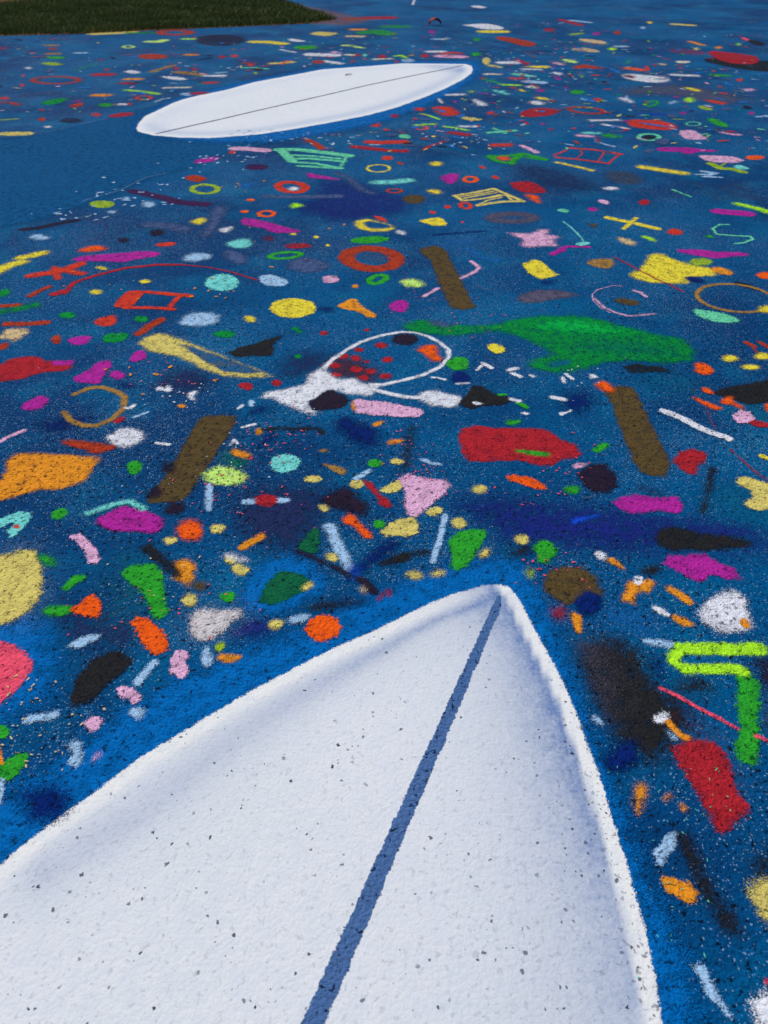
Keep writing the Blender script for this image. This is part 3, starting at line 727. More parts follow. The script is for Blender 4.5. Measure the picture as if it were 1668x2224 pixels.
B4 P pink~1 p 1000 12 1120 5 1180 45 1240 75 1140 80 1050 76 | pink quadrilateral with a small scrawl at right
B4 P sky_blue s 10 425 92 480 110 550 128 | thin pale aqua slash above the red ladder sketch
B4 G vermilion s 10 230 138 400 150 600 182 s 10 115 190 170 170 210 150 s 9 130 205 330 225 510 250 s 10 310 150 320 180 270 220 s 12 480 170 430 240 s 13 590 182 510 248 | red sketched ladder shape at right
B4 S yellow s 14 138 242 260 268 390 300 | thin yellow dash below the red ladder sketch
B4 P magenta~1.2 p 850 140 900 132 1120 135 1150 145 1310 155 1300 168 1160 162 1100 185 1050 178 1020 162 870 165 | magenta bone shape below the pink quadrilateral
B4 P pink~1 p 1145 188 1280 190 1420 200 1505 228 1440 245 1320 248 1220 232 1170 208 | pink half moon near the right edge
B4 D tangerine~1 e 1565 207 72 16 | tangerine oval right of the pink half moon
B4 V olive_green s 22 1245 250 1320 285 1400 290 1480 312 s 16 1290 290 1345 250 | olive forked twig shape under the pink half moon
B4 D aqua~1.5 e 1465 278 56 14 8 | aqua oval under the pink half moon
B4 P yellow s 27 755 275 880 295 1045 320 | thick yellow dash at right
B4 Z sky_blue s 9 1145 330 1280 325 1180 305 1290 318 1200 345 1320 350 | pale blue zigzag scribble right of the thick yellow dash
B4 S mint s 9 970 438 1040 465 1105 490 | thin mint slash above the magenta bar at right
B4 P white p 465 425 530 415 590 425 570 440 490 440 | white chip below the faint brown oval
B4 P pink~1 p 420 515 480 510 525 535 490 545 440 532 | small pink blob left of the small red star
B4 D red~1 p 720 520 770 505 820 530 790 550 730 545 | small red star at right
B4 P magenta~1 p 350 565 430 568 430 595 370 592 | small magenta block at right
B4 P mint~1 p 130 585 180 572 230 590 215 608 160 598 | small mint blob left of the small magenta block
B4 P magenta~1.2 s 36 1300 595 1510 612 | magenta bar near the right edge under the brown scribble
B4 P lime s 26 1445 542 1560 568 1700 612 | lime bar cut by the right edge
B4 X yellow s 22 505 640 620 665 740 690 860 720 s 26 710 642 620 720 | yellow sketched cross at right
B4 H water_blue~8*.6 p 930 585 1000 590 1070 640 1040 650 960 610 | small light blue haze right of the yellow cross
B4 D vermilion~1 e 990 743 56 22 5 | vermilion oval below the yellow cross
B4 P lime p 740 770 790 770 870 808 830 815 770 792 | lime lens below the yellow cross
B4 P sand p 560 780 640 785 710 820 690 845 610 825 | sand coloured blob below the yellow cross
B4 D green p 1198 770 1240 762 1275 780 1230 790 | small green dab left of the mint zigzag
B4 Z mint~1 s 22 1380 690 1310 690 1260 720 1290 760 1420 770 1530 775 1550 795 1490 820 1420 828 | mint zigzag like a lying letter near the right edge
B4 D brown~2.5*.9 p 340 685 400 680 440 700 400 715 | small brown smudge left of the yellow cross
B4 S aqua s 12 185 670 240 710 300 770 340 825 s 26 300 832 345 824 | aqua hooked stroke right of the pink star
B4 B magenta~1.2 p 985 865 1060 870 1180 868 1260 885 1400 888 1530 895 1520 915 1400 918 1300 935 1220 925 1140 912 1020 892 | long magenta bar above the yellow skirt shape
B4 P yellow~4 p 805 895 900 900 960 935 1090 975 1250 1000 1350 1040 1250 1060 1120 1060 1100 1120 960 1115 800 1110 700 1080 640 1045 730 1020 780 960 | large yellow skirt shape at right
B4 D olive_green~2.5*.9 e 1175 960 85 30 | olive dab on the yellow skirt shape
B4 P orange~1.5*.9 p 1220 1010 1300 990 1420 1030 1400 1055 1300 1050 | orange tail end of the yellow skirt shape
B4 P navy~3 p 1040 1065 1140 1065 1230 1100 1140 1115 1070 1090 | navy smudge at the hem of the yellow skirt shape
B4 C red~1*.9 s 9 550 925 650 975 740 1025 850 1080 930 1115 1050 1175 | thin dotted red trail across the yellow skirt shape
B4 P ochre~1.5*.95 p 335 955 420 935 560 938 545 1000 470 1010 380 985 | ochre oblong left of the yellow skirt shape
B4 D tangerine~1 e 1650 1056 75 26 | tangerine oval cut by the right edge above the big ochre ring
B4 P charcoal~3*.8 p 1380 1105 1480 1100 1620 1160 1650 1180 1540 1160 | dark purple streak on the big ochre ring
B4 R ochre~1 r 1425 1220 282 98 36 6 | big thin ochre ring at the right edge
C4 D yellow e 1640 105 50 26 | yellow dot on the big ochre ring at the right edge
B4 R pink*.8 s 16 780 1210 740 1180 690 1165 s 12 610 1135 540 1130 430 1160 390 1195 400 1240 450 1290 520 1325 | sketchy thin pink circle at right, upper part
C4 R pink*.75 s 12 410 30 480 95 560 130 650 155 740 150 840 140 | sketchy thin pink circle at right, lower arc
C4 P brown~1.5*.9 p 540 40 600 22 730 50 735 72 650 80 570 55 | brown smudge inside the sketchy pink circle
C4 P mint~1.5 p 1115 95 1200 115 1340 130 1470 190 1400 212 1260 195 1150 160 | mint bar under the big ochre ring
B3 D mint~1 e 262 55 44 15 6 | mint dot right below the far surfboard's tail line
B3 P vermilion~1 s 26 150 95 250 95 | vermilion dash above the long red arrowless bar
B3 P vermilion~1 s 26 10 95 90 100 | vermilion dash left of its twin over the red bar
B3 P red~1 s 22 -100 130 0 140 130 155 260 160 | long thin red bar right of the mint basket shape
B3 P charcoal~2.5*.8 e 285 108 40 12 | black smudge at the right of the vermilion dash
B3 P red~1 s 14 400 145 470 115 550 90 | slanted red slash among slate streaks
B3 P vermilion s 24 908 118 998 116 | vermilion block above the green hat outline
B3 P pink~1 s 22 1105 122 1160 145 1215 170 | slanted pink dash right of the green hat outline
B3 G green s 16 870 195 940 200 1050 190 1120 180 1275 220 s 20 880 205 940 235 1030 250 1050 220 1100 190 s 14 1130 205 1280 225 | green sketched hat outline in the upper right
B3 D tangerine e 972 213 48 16 5 | tangerine dot in the green hat outline
B3 D yellow e 490 252 48 16 | yellow dot left of the green hat outline
B3 D vermilion~1 e 135 210 44 15 | vermilion dot right of the yellow open ring
B3 D rust~1 p 200 240 230 238 270 252 230 262 | rust dab beside the yellow open ring
B3 D vermilion~1 p 790 268 820 264 855 285 820 292 | small vermilion dab below the green hat outline
B3 P magenta~2 p 510 355 560 325 640 315 655 345 620 395 580 402 | magenta blob above the striped straw sheet
B3 R tangerine~1 r 735 365 44 20 36 | small tangerine ring above the striped straw sheet
B3 D vermilion~1 e 915 350 30 12 15 | small vermilion dab right of the tangerine ring
B3 P aqua s 32 60 385 160 385 288 372 | aqua bar below the yellow open ring
B3 R rust~1.2 r 187 447 52 14 28 | small rust ring under the aqua bar
B3 D brown~3*.9 e 330 508 85 34 | brown oval right of the indigo haze
B3 D yellow e 480 453 52 16 5 | yellow dot right above the brown oval
B3 D vermilion~1 e 570 563 26 12 | vermilion dot left of the ring touching the striped sheet
B3 R vermilion~1 r 700 553 38 20 34 10 | small vermilion ring at the corner of the striped straw sheet
B3 G straw s 14 620 482 760 460 900 432 s 18 905 432 1010 478 1115 522 s 15 1110 520 960 525 790 552 s 20 625 482 680 518 s 9 690 500 800 480 920 460 s 9 720 515 840 500 950 475 s 9 790 548 860 515 960 495 s 8 660 490 780 472 900 450 s 12 690 517 850 500 990 476 s 20 1000 480 1030 512 | straw coloured sheet sketched with stripes
B3 P red~1.5 p 1010 395 1060 380 1160 375 1220 400 1300 455 1240 462 1120 465 1050 430 | bright red blob right of the striped straw sheet
B3 P tangerine p 1110 470 1190 475 1240 490 1225 505 1250 538 1200 530 | tangerine arrow shape below the bright red blob
B3 R grey~4*.85 r 1035 640 150 26 110 | large grey lavender oval in the upper right
B3 T yellow~1 p 350 662 440 645 530 635 580 702 480 700 400 680 | yellow triangle below the brown oval
B3 D vermilion~.8 e 462 602 26 10 | vermilion dot above the yellow triangle
B3 D vermilion~.8 e 678 672 14 7 | tiny vermilion dot right of the yellow triangle
B3 P white p 195 740 230 728 282 748 260 765 215 760 | white chip right below the yellow keyhole ring
B3 P pink P 1005 750 1180 755 1225 728 1300 725 1290 760 1385 778 1330 795 1370 852 1290 842 1140 855 1100 835 1120 800 1060 778 | pink spiky star with ragged points
B3 V magenta~.8 s 32 1330 902 1400 870 s 13 1380 865 1440 848 1590 852 | magenta tadpole stroke under the pink star
B3 S water_blue~3*.7 s 26 700 860 780 900 830 940 930 950 | light blue bent stroke right of the brown bar
B3 B brown~2 P 370 870 420 845 500 845 560 880 610 980 660 1080 770 1280 730 1305 600 1300 560 1230 500 1090 450 950 375 890 | long olive brown bar in the upper middle
B3 C pink s 30 740 955 800 1000 770 1030 670 1078 | pink bent boomerang stroke beside the brown bar
B3 S pink s 20 400 1208 450 1180 500 1150 | pink slash left of the brown bar
B3 P yellow~1 P 1105 975 1150 960 1190 940 1240 950 1300 1005 1375 1055 1240 1085 1160 1045 | yellow quadrilateral below the pink star
B3 H navy~6*.7 e 1300 1105 60 20 | navy smudge under the yellow quadrilateral
B3 D grey~4*.95 p 1060 1240 1090 1200 1200 1160 1380 1160 1500 1190 1520 1205 1300 1235 1160 1260 | large grey lavender lens right of the brown bar
B2 P pink~1 s 28 368 142 470 145 580 155 | pink dash just under the far surfboard
B2 D vermilion~1 e 345 170 26 10 | vermilion dab left of the pink dash under the surfboard
B2 D magenta~1.2 p 50 245 110 215 200 200 270 208 230 228 130 250 | magenta lens below the far surfboard's left end
B2 D plum~3 e 525 275 84 22 | plum oval right of the magenta lens
B2 D rust~1 e 82 358 76 24 5 | rust oval above the olive ring
B2 R olive_green~1 r 150 434 92 32 46 | olive ring with a red fleck in the upper left
B2 D water_blue~5*.7 p 375 400 480 380 570 380 480 430 400 430 | light blue smudge right of the olive ring
B2 B rust~1.5 p 830 60 900 65 1050 150 980 158 930 125 | rust bar above the mint basket shape
B2 G mint s 24 680 150 820 150 1000 170 1190 195 s 60 710 165 780 235 s 15 770 215 900 215 1150 235 s 26 1170 200 1130 270 s 15 780 240 950 250 1130 285 s 13 760 190 900 195 1120 215 s 14 830 268 950 275 1130 285 | mint sketched basket of curved bars
B2 R yellow r 1400 285 82 26 24 | yellow open ring right of the mint basket
B2 R vermilion~1 r 775 420 98 35 65 5 | vermilion ring with a white dot inside
B2 D white e 790 433 36 15 | white dot inside the vermilion ring
B2 B magenta~1.2 p 878 320 930 320 1000 340 1130 362 1100 370 990 358 900 358 | magenta wedge under the mint basket
B2 B slate~4*.9 s 28 590 487 800 492 1110 485 | long slate bar under the vermilion ring
B2 B slate~5*.8 s 42 1110 320 1190 360 1280 440 1360 465 | slate bent bar right of the magenta wedge
B2 D tangerine~.8 e 478 513 30 9 | small tangerine dab left of the lime splash
B2 D tangerine~.8 e 435 596 34 10 | small tangerine dab above the magenta fin shape
B2 R tangerine~1 r 593 612 54 20 34 | tangerine ring above the magenta fin shape
B2 P lime p 755 555 790 530 850 545 870 560 810 565 780 580 | lime splash in front of the indigo haze
B2 P magenta~1.2 p 410 640 480 645 640 680 740 715 855 735 820 748 640 755 560 710 410 695 | magenta fin shape in the upper middle
B2 D yellow e 110 665 56 22 -8 | yellow dot right of the pair of slate smudges
B2 B slate~6*.9 p 200 560 320 550 280 650 200 780 90 790 170 690 | upright slate bar right of the small yellow dot
B2 P white p 250 725 290 715 355 700 340 730 310 750 270 745 | white star chip right of the upright slate bar
B2 R yellow p 1225 670 1290 650 1360 655 1400 670 1420 680 1360 668 1300 668 1290 690 1330 715 1420 720 1500 712 1480 695 1400 672 1480 685 1520 712 1500 735 1400 742 1300 735 1235 705 | yellow keyhole shaped ring in the upper middle
B2 D vermilion~1 e 1415 648 50 13 22 | vermilion dash on the yellow keyhole ring's rim
B2 D green~1.2 e 1335 800 145 25 -3 | green oval above the large rust ring
B2 D aqua p 292 830 360 795 470 790 490 825 460 862 350 858 | aqua blob right of the magenta fin shape's left end
B2 D slate~5*.9 e 370 925 95 45 20 | slate blob left of the thin green ring
B2 D slate~4*.9 e 890 985 150 52 | slate oval left of the large rust ring
B2 R green~1 r 728 912 112 22 44 -4 | thin green ring above the slate oval
B2 D red~1.5*.8 s 34 775 843 865 843 | dull red block above the thin green ring
B2 R rust~1.2 r 1350 935 182 72 118 4 | large rust ring with a grey blue centre
B2 H slate~5*.5 e 1365 928 125 42 | grey blue centre of the large rust ring
B2 D maroon~4*.6 e 610 790 52 22 | maroon smudge below the magenta fin shape
B2 D aqua~1 e 272 1108 125 62 | aqua mottled dot below the curved red line
B2 D sky_blue~1 p 525 1065 610 1045 700 1065 765 1110 700 1140 560 1125 | sky blue blob right of the aqua mottled dot
B2 D pink~1*.85 e 1055 1085 66 26 | dusty pink dot right of the sky blue blob
B2 R green~1 r 1393 1085 62 28 52 -15 | small green ring under the large rust ring
B3 P pale_lime p 222 1110 270 1085 340 1080 420 1120 370 1145 280 1140 | pale lime blob right of the small green ring
B2 D yellow e 1035 840 16 9 | tiny yellow dot left of the green oval
B2 D yellow e 787 760 24 9 | tiny yellow dab under the magenta fin shape's tip
B2 D yellow e 950 780 20 9 | tiny yellow dab right of the fin shape's tip
B2 S orange e 1232 1135 22 13 | small orange fleck left below the small green ring
B1 D olive_green~1 e 735 543 90 27 | olive green oval at the rim of the plain blue sweep
B1 B plum~3*.95 s 40 960 450 1150 490 1290 530 1480 545 | long plum bar left of the upright slate bar
B1 D sky_blue e 1070 545 48 22 | pale blue dot below the long plum bar
B1 D sky_blue e 803 600 28 12 | small pale blue dot right of the olive green oval
B1 D sky_blue e 910 502 28 10 | small pale blue chip above the olive green oval's right side
B1 D sky_blue p 205 775 270 752 375 785 310 803 230 795 | pale blue blob inside the thin plum loop
B1 B plum_black~3*.9 s 24 170 725 270 715 380 690 550 660 | dark upper stroke of the thin plum loop
B1 C maroon~2*.6 s 12 560 655 660 650 760 680 775 730 700 790 600 830 s 12 170 725 90 770 90 820 140 860 | faint thin plum loop at upper left
B1 B slate~6*.85 s 55 1080 690 1200 700 1330 725 | lying slate bar left of the upright slate bar
B1 D plum_black~3*.9 e 1130 750 55 25 | small dark dot under the lying slate bar
B1 D plum_black~3*.8 e 893 802 45 20 | small dark dot left of its twin under the slate bar
B1 P vermilion~.8 p 1120 830 1180 820 1275 815 1250 845 1140 852 | vermilion dash with a yellow fleck above the pale blue lozenge
B1 P tangerine p 560 880 640 845 740 840 780 870 690 882 600 892 | tangerine blob above the long magenta bar
B1 P magenta~1 p 500 935 650 910 850 895 1100 878 1180 905 1100 925 960 945 880 968 800 955 540 955 | long magenta bar in the upper left
B1 P sky_blue p 1295 935 1400 885 1545 910 1480 945 1380 962 | pale blue lozenge right of the long magenta bar
B1 P yellow s 32 150 930 220 915 310 895 | yellow dash in the upper left
B1 P yellow s 46 -60 1050 60 985 150 962 | yellow dash cut by the left edge
B1 X vermilion s 34 225 1058 420 1030 580 975 s 50 390 1000 420 1080 s 34 420 1010 590 1045 | vermilion sketched plane cross at upper left
B1 D yellow p 690 995 740 988 785 1015 740 1018 700 1008 | small yellow dot above the curved red line
B1 D yellow e 1045 1100 38 13 | small yellow dot under the curved red line
B1 D yellow e 692 1175 42 17 | small yellow dot left of the red open box
B1 C red~1 s 15 470 1185 530 1110 680 1060 900 1005 1130 980 1300 980 s 8 1300 980 1480 995 1659 1030 1850 1090 s 30 395 1190 470 1170 | long curved red line arching over the upper left
B1 B rust~2 s 26 220 1205 290 1165 350 1140 | rust slash below the vermilion plane cross
B1 G vermilion~1 p 930 1165 1060 1165 980 1250 960 1285 830 1290 820 1265 880 1200 s 22 1040 1175 1370 1205 s 28 1330 1195 1280 1220 1210 1300 s 20 900 1290 1100 1290 1250 1302 | vermilion open box sketch at the left
B1 D emerald~1.5 p -30 1170 60 1150 78 1175 50 1205 -30 1218 | emerald blob cut by the left edge
B1 B rust~1.5 s 24 -20 1280 60 1275 130 1270 | rust dash cut by the left edge over the green streak
B1 B emerald~4*.75 s 40 0 1320 120 1300 250 1270 | dark green streak at the left edge
C1 D emerald~1.5 e 485 150 60 22 | emerald oval below the dark green streak
C1 B rust~1.5 s 30 50 212 200 212 330 200 | rust dash above the speckled sand star
C1 P sand P -30 315 50 250 190 243 210 275 120 330 90 345 50 320 | speckled sand coloured star at the left edge
C1 P rust~2 p -20 380 20 345 70 350 60 385 0 405 | rust blob cut by the left edge
C1 D rust~1.5 p 375 310 400 288 435 295 435 350 400 362 368 345 | upright rust blob left of the magenta lozenge
C1 P magenta~1 p 465 330 560 298 680 300 640 345 550 372 | magenta lozenge in the left middle
C1 D vermilion~1.5 p 670 190 740 158 845 150 845 210 760 232 690 222 | vermilion oval below the red open box
C1 D emerald~1.5 e 830 310 95 34 -8 | emerald oval right of the magenta lozenge
C1 D emerald~1.5 e 1022 175 50 24 | small emerald dot below the red open box
C1 B rust~1.5 s 44 1000 280 1080 225 1160 180 | rust slash left of the large pale blue oval
C1 D sky_blue p 1280 195 1370 135 1480 125 1600 155 1560 210 1430 235 1330 225 | large pale blue oval with red flecks
C1 P straw P 998 350 1060 300 1140 278 1260 310 1500 400 1659 470 1850 540 1970 590 1760 600 1600 580 1450 530 1290 450 1080 405 | long straw coloured surfboard outline
C2 P flat_blue~1.5*.85 P -60 345 60 375 200 425 400 500 570 562 440 574 290 558 180 500 60 425 | slate blue hollow of the straw surfboard outline
C1 P red~2 P -100 640 -20 520 60 470 160 445 240 445 340 475 500 490 525 525 480 550 300 562 160 605 | large red bottle shape at the left edge
C1 D magenta~1.5 s 36 410 490 490 490 | magenta tip of the large red bottle shape
C1 P magenta~1.2 P 530 600 650 540 700 490 800 465 805 520 760 560 720 640 640 640 560 635 | magenta bow left half beside the ochre open ring
C1 P magenta~1.2 p 780 570 850 540 915 580 880 612 820 610 | magenta bow right half beside the ochre open ring
C1 D magenta~1.2 p 935 450 990 400 1060 420 1050 460 990 488 940 480 | magenta dot below the rust slash
C1 P magenta~1.5 p 150 800 220 755 310 720 355 765 300 825 180 838 | magenta blob left of the ochre open ring
C1 C ochre~1.2 s 42 535 720 640 675 740 668 840 700 900 740 890 820 820 890 700 945 600 945 510 910 460 850 | ochre open ring in the left middle
C1 D red~1.5*.85 p 800 920 860 880 905 880 890 915 850 930 | small red dab crossing the ochre open ring
C1 D white P 760 1030 850 975 920 960 1010 985 1045 1030 980 1080 880 1105 800 1080 | large white dot right below the ochre open ring
C1 B rust~2.5 p 440 1060 500 1045 600 1060 800 1080 850 1110 700 1150 600 1120 480 1085 | rust smear left of the large white dot
C1 P orange P 82 1150 250 1145 500 1160 712 1175 716 1190 660 1270 590 1360 450 1400 280 1410 130 1450 -60 1500 -60 1420 20 1320 | large orange quadrilateral at the left edge
C1 D green~1.5 p 905 1250 940 1200 1000 1200 1030 1230 1000 1290 960 1300 920 1280 | green dot right of the large orange quadrilateral
C1 B brown~1.5 P 1470 870 1600 870 1700 880 1690 930 1620 1050 1480 1260 1380 1420 1300 1500 1200 1500 1040 1500 1180 1320 1290 1150 1400 950 | long olive brown bar at the left middle
C1 D plum_black~4*.75 e 1215 1250 60 45 | dark violet smudge on the left olive brown bar
D1 D plum_black~3*.9 p 1030 265 1080 200 1160 190 1180 250 1080 290 | dark violet foot of the left olive brown bar
C1 P pink s 22 0 1060 70 1020 175 980 | pink slash at the left edge
C1 P white p 1115 700 1140 665 1165 665 1190 690 1200 650 1235 660 1240 690 1215 705 1160 690 | white flower like chip near the straw surfboard outline
C1 P white p 1345 715 1400 690 1435 700 1395 730 1415 768 1370 760 | white chip shaped like a bird in the left middle
C1 P white p 860 800 920 815 975 785 985 800 940 830 915 830 | white chip crossing the ochre open ring
C1 P sky_blue s 16 965 885 1060 850 | pale blue dash right of the ochre open ring
C1 P white s 18 1130 1070 1220 1082 | white dash right of the large white dot
C1 P orange e 1310 803 30 13 | small orange chip above the left olive brown bar
C2 D emerald~1.5 e 292 285 75 26 | emerald oval below the large pale blue oval
C2 P charcoal~3 P 300 420 400 380 520 350 620 310 710 295 650 350 640 440 520 445 380 450 | dark fish shape right of the straw surfboard outline
C2 D yellow~.8 e 782 97 168 71 | largest yellow dot in the middle
C2 D yellow e 470 175 42 22 15 | small yellow dot left of the largest yellow dot
C2 T orange~1 p 1095 80 1160 50 1190 28 1245 35 1260 75 1380 140 1390 165 1330 168 1240 118 1130 100 | orange cone right of the largest yellow dot
C2 D magenta~1.5 p 1480 80 1520 40 1600 38 1622 80 1590 130 1540 125 1490 110 | magenta dot right of the orange cone
C2 D emerald~1.5 p 765 240 810 232 862 270 840 280 790 262 | small emerald dab below the largest yellow dot
C2 D emerald~1 e 822 445 28 15 | tiny emerald dot right of the dark fish shape
C2 D red~1 p 975 275 1000 262 1045 268 1030 290 990 295 | small red chip above the white loop
C2 D red~1 p 1285 255 1330 240 1340 255 1310 270 | small red chip below the orange cone
C2 D red~1.2 p 390 645 440 630 500 645 490 690 440 685 400 665 | red blob under the tip of the straw surfboard outline
C2 D red~1.2 p 620 630 660 608 705 625 695 655 650 662 | red blob right of the straw surfboard outline's tip
C2 D red~1.5 e 1143 444 42 20 | red spot nearest the white loop's left rim
C2 D red~1.5 e 1236 458 38 20 | red spot inside the white loop, middle of its second row
C2 D red~1.5 e 1260 400 38 15 | red spot inside the white loop below its upper rim
C2 D red~1.5 e 1420 367 44 20 | red spot inside the white loop, topmost
C2 D red~1.5 e 1465 468 38 20 | red spot inside the white loop, rightmost and alone
C2 D red~1.5 e 1083 512 44 21 | red spot inside the white loop, leftmost
C2 D red~1.5 e 1240 540 45 22 | red spot inside the white loop, largest in the middle
C2 D red~1.5 e 1345 555 38 20 | red spot inside the white loop, right of its largest spot
C2 D red~1.5 e 1092 582 38 17 | red spot inside the white loop on the lower left rim
C2 D red~1.5 e 1290 600 36 20 | red spot inside the white loop touching its lower rim
C2 D red~1.5 e 1450 590 44 20 | red spot inside the white loop, lowest on the right
C2 D red~2*.7 e 1315 485 32 12 | faint red spot in the middle of the white loop
C3 D plum_black~3 e 265 322 92 42 | dark violet spot under the upper rim of the white loop
C3 T tangerine p 342 395 420 365 485 362 500 420 540 475 480 490 420 440 | tangerine cone inside the white loop
C2 P white P 550 745 600 705 750 680 870 650 900 570 970 545 1030 490 1030 560 1060 590 1150 610 1220 600 1300 645 1420 650 1380 700 1340 730 1240 720 1170 715 1120 700 1040 690 960 745 890 775 930 830 975 850 940 870 880 855 780 810 700 780 640 750 | ragged white fish body of the white loop
C3 C white s 19 -320 530 -260 470 -140 390 -60 345 30 315 120 290 240 270 340 275 440 305 520 350 580 400 575 460 520 520 400 580 260 615 110 650 20 650 | thin white loop outline like a tennis racket
C3 P white s 24 10 680 130 710 260 740 370 745 | white stroke joining the fish body to its tail fin
C3 P white P 350 745 400 700 480 692 560 715 660 735 670 760 630 810 560 812 450 800 400 770 | ragged white tail fin at the right of the white loop
C2 P plum_black~1.5 P 890 775 960 745 1010 700 1060 685 1110 710 1180 735 1200 770 1110 825 1000 835 930 835 | dark violet blot on the underside of the white fish body
C2 P white p 370 830 400 800 430 785 435 805 400 822 | small white chip above the left olive brown bar's top
C2 P sky_blue~1 e 483 783 25 25 | small pale blue chip left of the white fish body
C2 P white s 14 415 958 460 945 512 935 | thin white dash right of the left olive brown bar
C2 C white s 14 335 1085 360 1045 385 1075 | white squiggle chip above the orange chunk
C2 T orange p 512 965 550 960 575 990 530 1020 512 1000 | small orange triangle below the white fish body
C2 B charcoal~3*.85 s 26 580 968 760 968 960 965 s 36 960 965 1000 1000 | long black stroke right of the small orange triangle
C2 P orange p 335 1110 400 1115 480 1150 485 1175 430 1182 340 1155 | orange chunk left of the aqua dot
C2 D coral e 482 1180 15 12 | coral chip at the end of the orange chunk
C2 D aqua~1 p 610 1210 660 1160 730 1148 810 1165 845 1210 810 1265 720 1295 650 1275 | aqua dot in the middle
C2 P orange p 1205 800 1220 760 1270 755 1260 800 1240 838 1208 835 | upright orange chip below the white fish body
C2 P orange p 1345 930 1440 905 1440 925 1370 962 | orange bow chip below the pink bar
C3 P pink~1 P -105 760 60 765 240 795 380 830 400 850 350 885 200 880 40 870 -90 850 | pink bar under the white loop's handle
C3 P orange p 120 1060 180 1045 270 1045 260 1060 200 1075 140 1085 | orange dash under the orange bow chip
C2 P ochre~1 e 1005 1125 34 13 | small ochre chip right of the aqua dot
C2 P ochre~1.5 p 985 1215 1080 1230 1160 1250 1170 1290 1130 1300 1070 1270 | ochre wedge right of the aqua dot
C3 B charcoal~6*.75 s 60 310 960 290 1080 250 1270 | dark upright smoky bar above the pink triangle
C2 D green~1 e 1375 1215 55 30 | green dot above the pink triangle
C3 D straw~1.5 p 145 1200 190 1180 250 1190 260 1215 200 1230 | straw dot above the pink triangle
D2 D straw~1.2 e 930 135 62 26 | straw dot below the aqua dot
D2 D straw~1.2 e 1245 172 55 32 | straw dot joined to the pale blue slash
D2 S sky_blue~1 s 34 1240 130 1330 78 | pale blue slash above the red slanted bar
D2 T straw~1 p 1385 225 1450 190 1530 140 1580 150 1570 225 1450 235 | straw triangle left of the pink triangle
D2 B red~1.5 P 1285 140 1350 160 1390 220 1460 280 1500 330 1460 345 1400 320 1380 250 1320 200 | red slanted bar left of the pink triangle
C3 P sky_blue p 350 1185 400 1180 450 1200 540 1225 520 1240 420 1218 | pale blue dash right of the smoky bar
C3 P emerald~5*.8 P 240 235 300 185 420 180 560 210 720 225 900 215 1020 180 1200 155 1450 150 1659 170 1850 230 2100 290 2250 310 2330 370 2370 440 2300 490 2100 500 1900 480 1700 490 1560 545 1400 570 1200 545 1140 510 1180 465 1330 430 1280 390 1180 350 1050 290 900 265 700 290 560 300 400 285 290 265 | great green whale like shape at right
C3 P spring_green~14*.95 P 1200 190 1500 170 1750 230 1950 270 1800 300 1500 280 1200 250 | brighter green back of the great green shape
C3 H flat_blue~14*.42 p 1500 330 1800 330 2200 380 2200 460 1900 440 1700 420 1400 380 | mottled blue showing through the belly of the great green shape
C3 H slate~4*.7 e 520 215 100 22 8 | slate gap in the neck of the great green shape
C3 H teal~4*.7 e 1370 500 90 26 -8 | blue hollow in the lower fin of the great green shape
C3 P yellow~1 p 860 360 920 350 1010 400 940 432 865 400 | yellow chunk under the neck of the great green shape
C3 D green~1.2 p 545 500 600 455 680 445 735 490 700 550 620 548 | green dot touching the right end of the white loop
C3 D navy~3 e 665 600 60 44 | navy dot below the green dot of the white loop
C3 C white s 22 785 545 820 510 s 22 825 495 885 530 | white chevron chip under the yellow chunk
C3 C white s 22 1010 548 1070 532 s 22 1040 570 1095 592 | white chevron chip left of the green lower fin
C3 P white p 1145 575 1180 578 1215 595 1180 602 | white chip under the green lower fin
C3 C white s 22 1425 575 1470 610 s 28 1400 600 1412 635 | pair of white chips under the great green shape
C3 S white s 12 455 598 500 602 550 615 | thin white dash inside the white loop's tail bend
C3 P white*.8 s 16 640 645 720 640 | smudged white chip at the navy dot
C4 P white p 370 575 410 575 440 600 405 605 375 612 | white chip beside the tangerine tip of the right brown bar
C4 P white s 22 105 740 190 758 | white dash left of the right olive brown bar
C4 P white p 145 845 200 850 240 825 250 840 200 860 165 880 | white bird like chip left of the right olive brown bar
C3 P charcoal~1.5 P 650 800 700 730 750 655 830 665 900 715 1010 740 1045 765 960 800 850 800 760 825 | black bird shape right of the white tail fin
C3 P white p 745 775 790 775 835 790 800 802 760 795 | white sliver on the black bird shape
C3 D green~1 e 965 724 38 9 | small green sliver over the black bird shape
C3 B green~1 p 1045 780 1110 778 1165 815 1150 832 1090 805 | green dash right of the black bird shape
C3 P white s 22 1025 755 1085 770 | white chip at the head of the black bird shape
C3 P white p 1085 855 1130 845 1175 858 1150 870 | white chip below the black bird shape
C3 P green p 978 925 1000 900 1060 902 1110 905 1090 930 1020 945 | green chip above the big red block
C3 P red~1.5 P 655 985 720 945 800 945 880 965 1100 965 1240 965 1330 1000 1400 1060 1480 1075 1550 1165 1500 1185 1420 1165 1370 1190 1350 1230 1240 1235 1130 1210 1040 1185 960 1200 720 1200 670 1140 650 1050 | big red block in the right middle
C3 P green P 1055 1120 1110 1115 1180 1125 1305 1140 1300 1170 1220 1165 1130 1150 1075 1140 | green dash painted on the big red block
C3 P green p 1605 1120 1650 1085 1700 1065 1745 1080 1700 1120 1650 1140 | green chip right of the big red block
C4 B brown~2 P 480 700 560 655 690 672 725 750 800 900 880 1050 960 1220 940 1290 880 1320 760 1290 700 1220 640 1080 570 900 530 780 | long olive brown bar in the right middle
C4 D tangerine p 405 660 450 615 510 640 565 700 520 705 450 690 | tangerine tip of the right olive brown bar
C4 B charcoal~3*.85 p 600 515 700 500 900 520 980 570 850 555 680 575 | dark lens under the great green shape
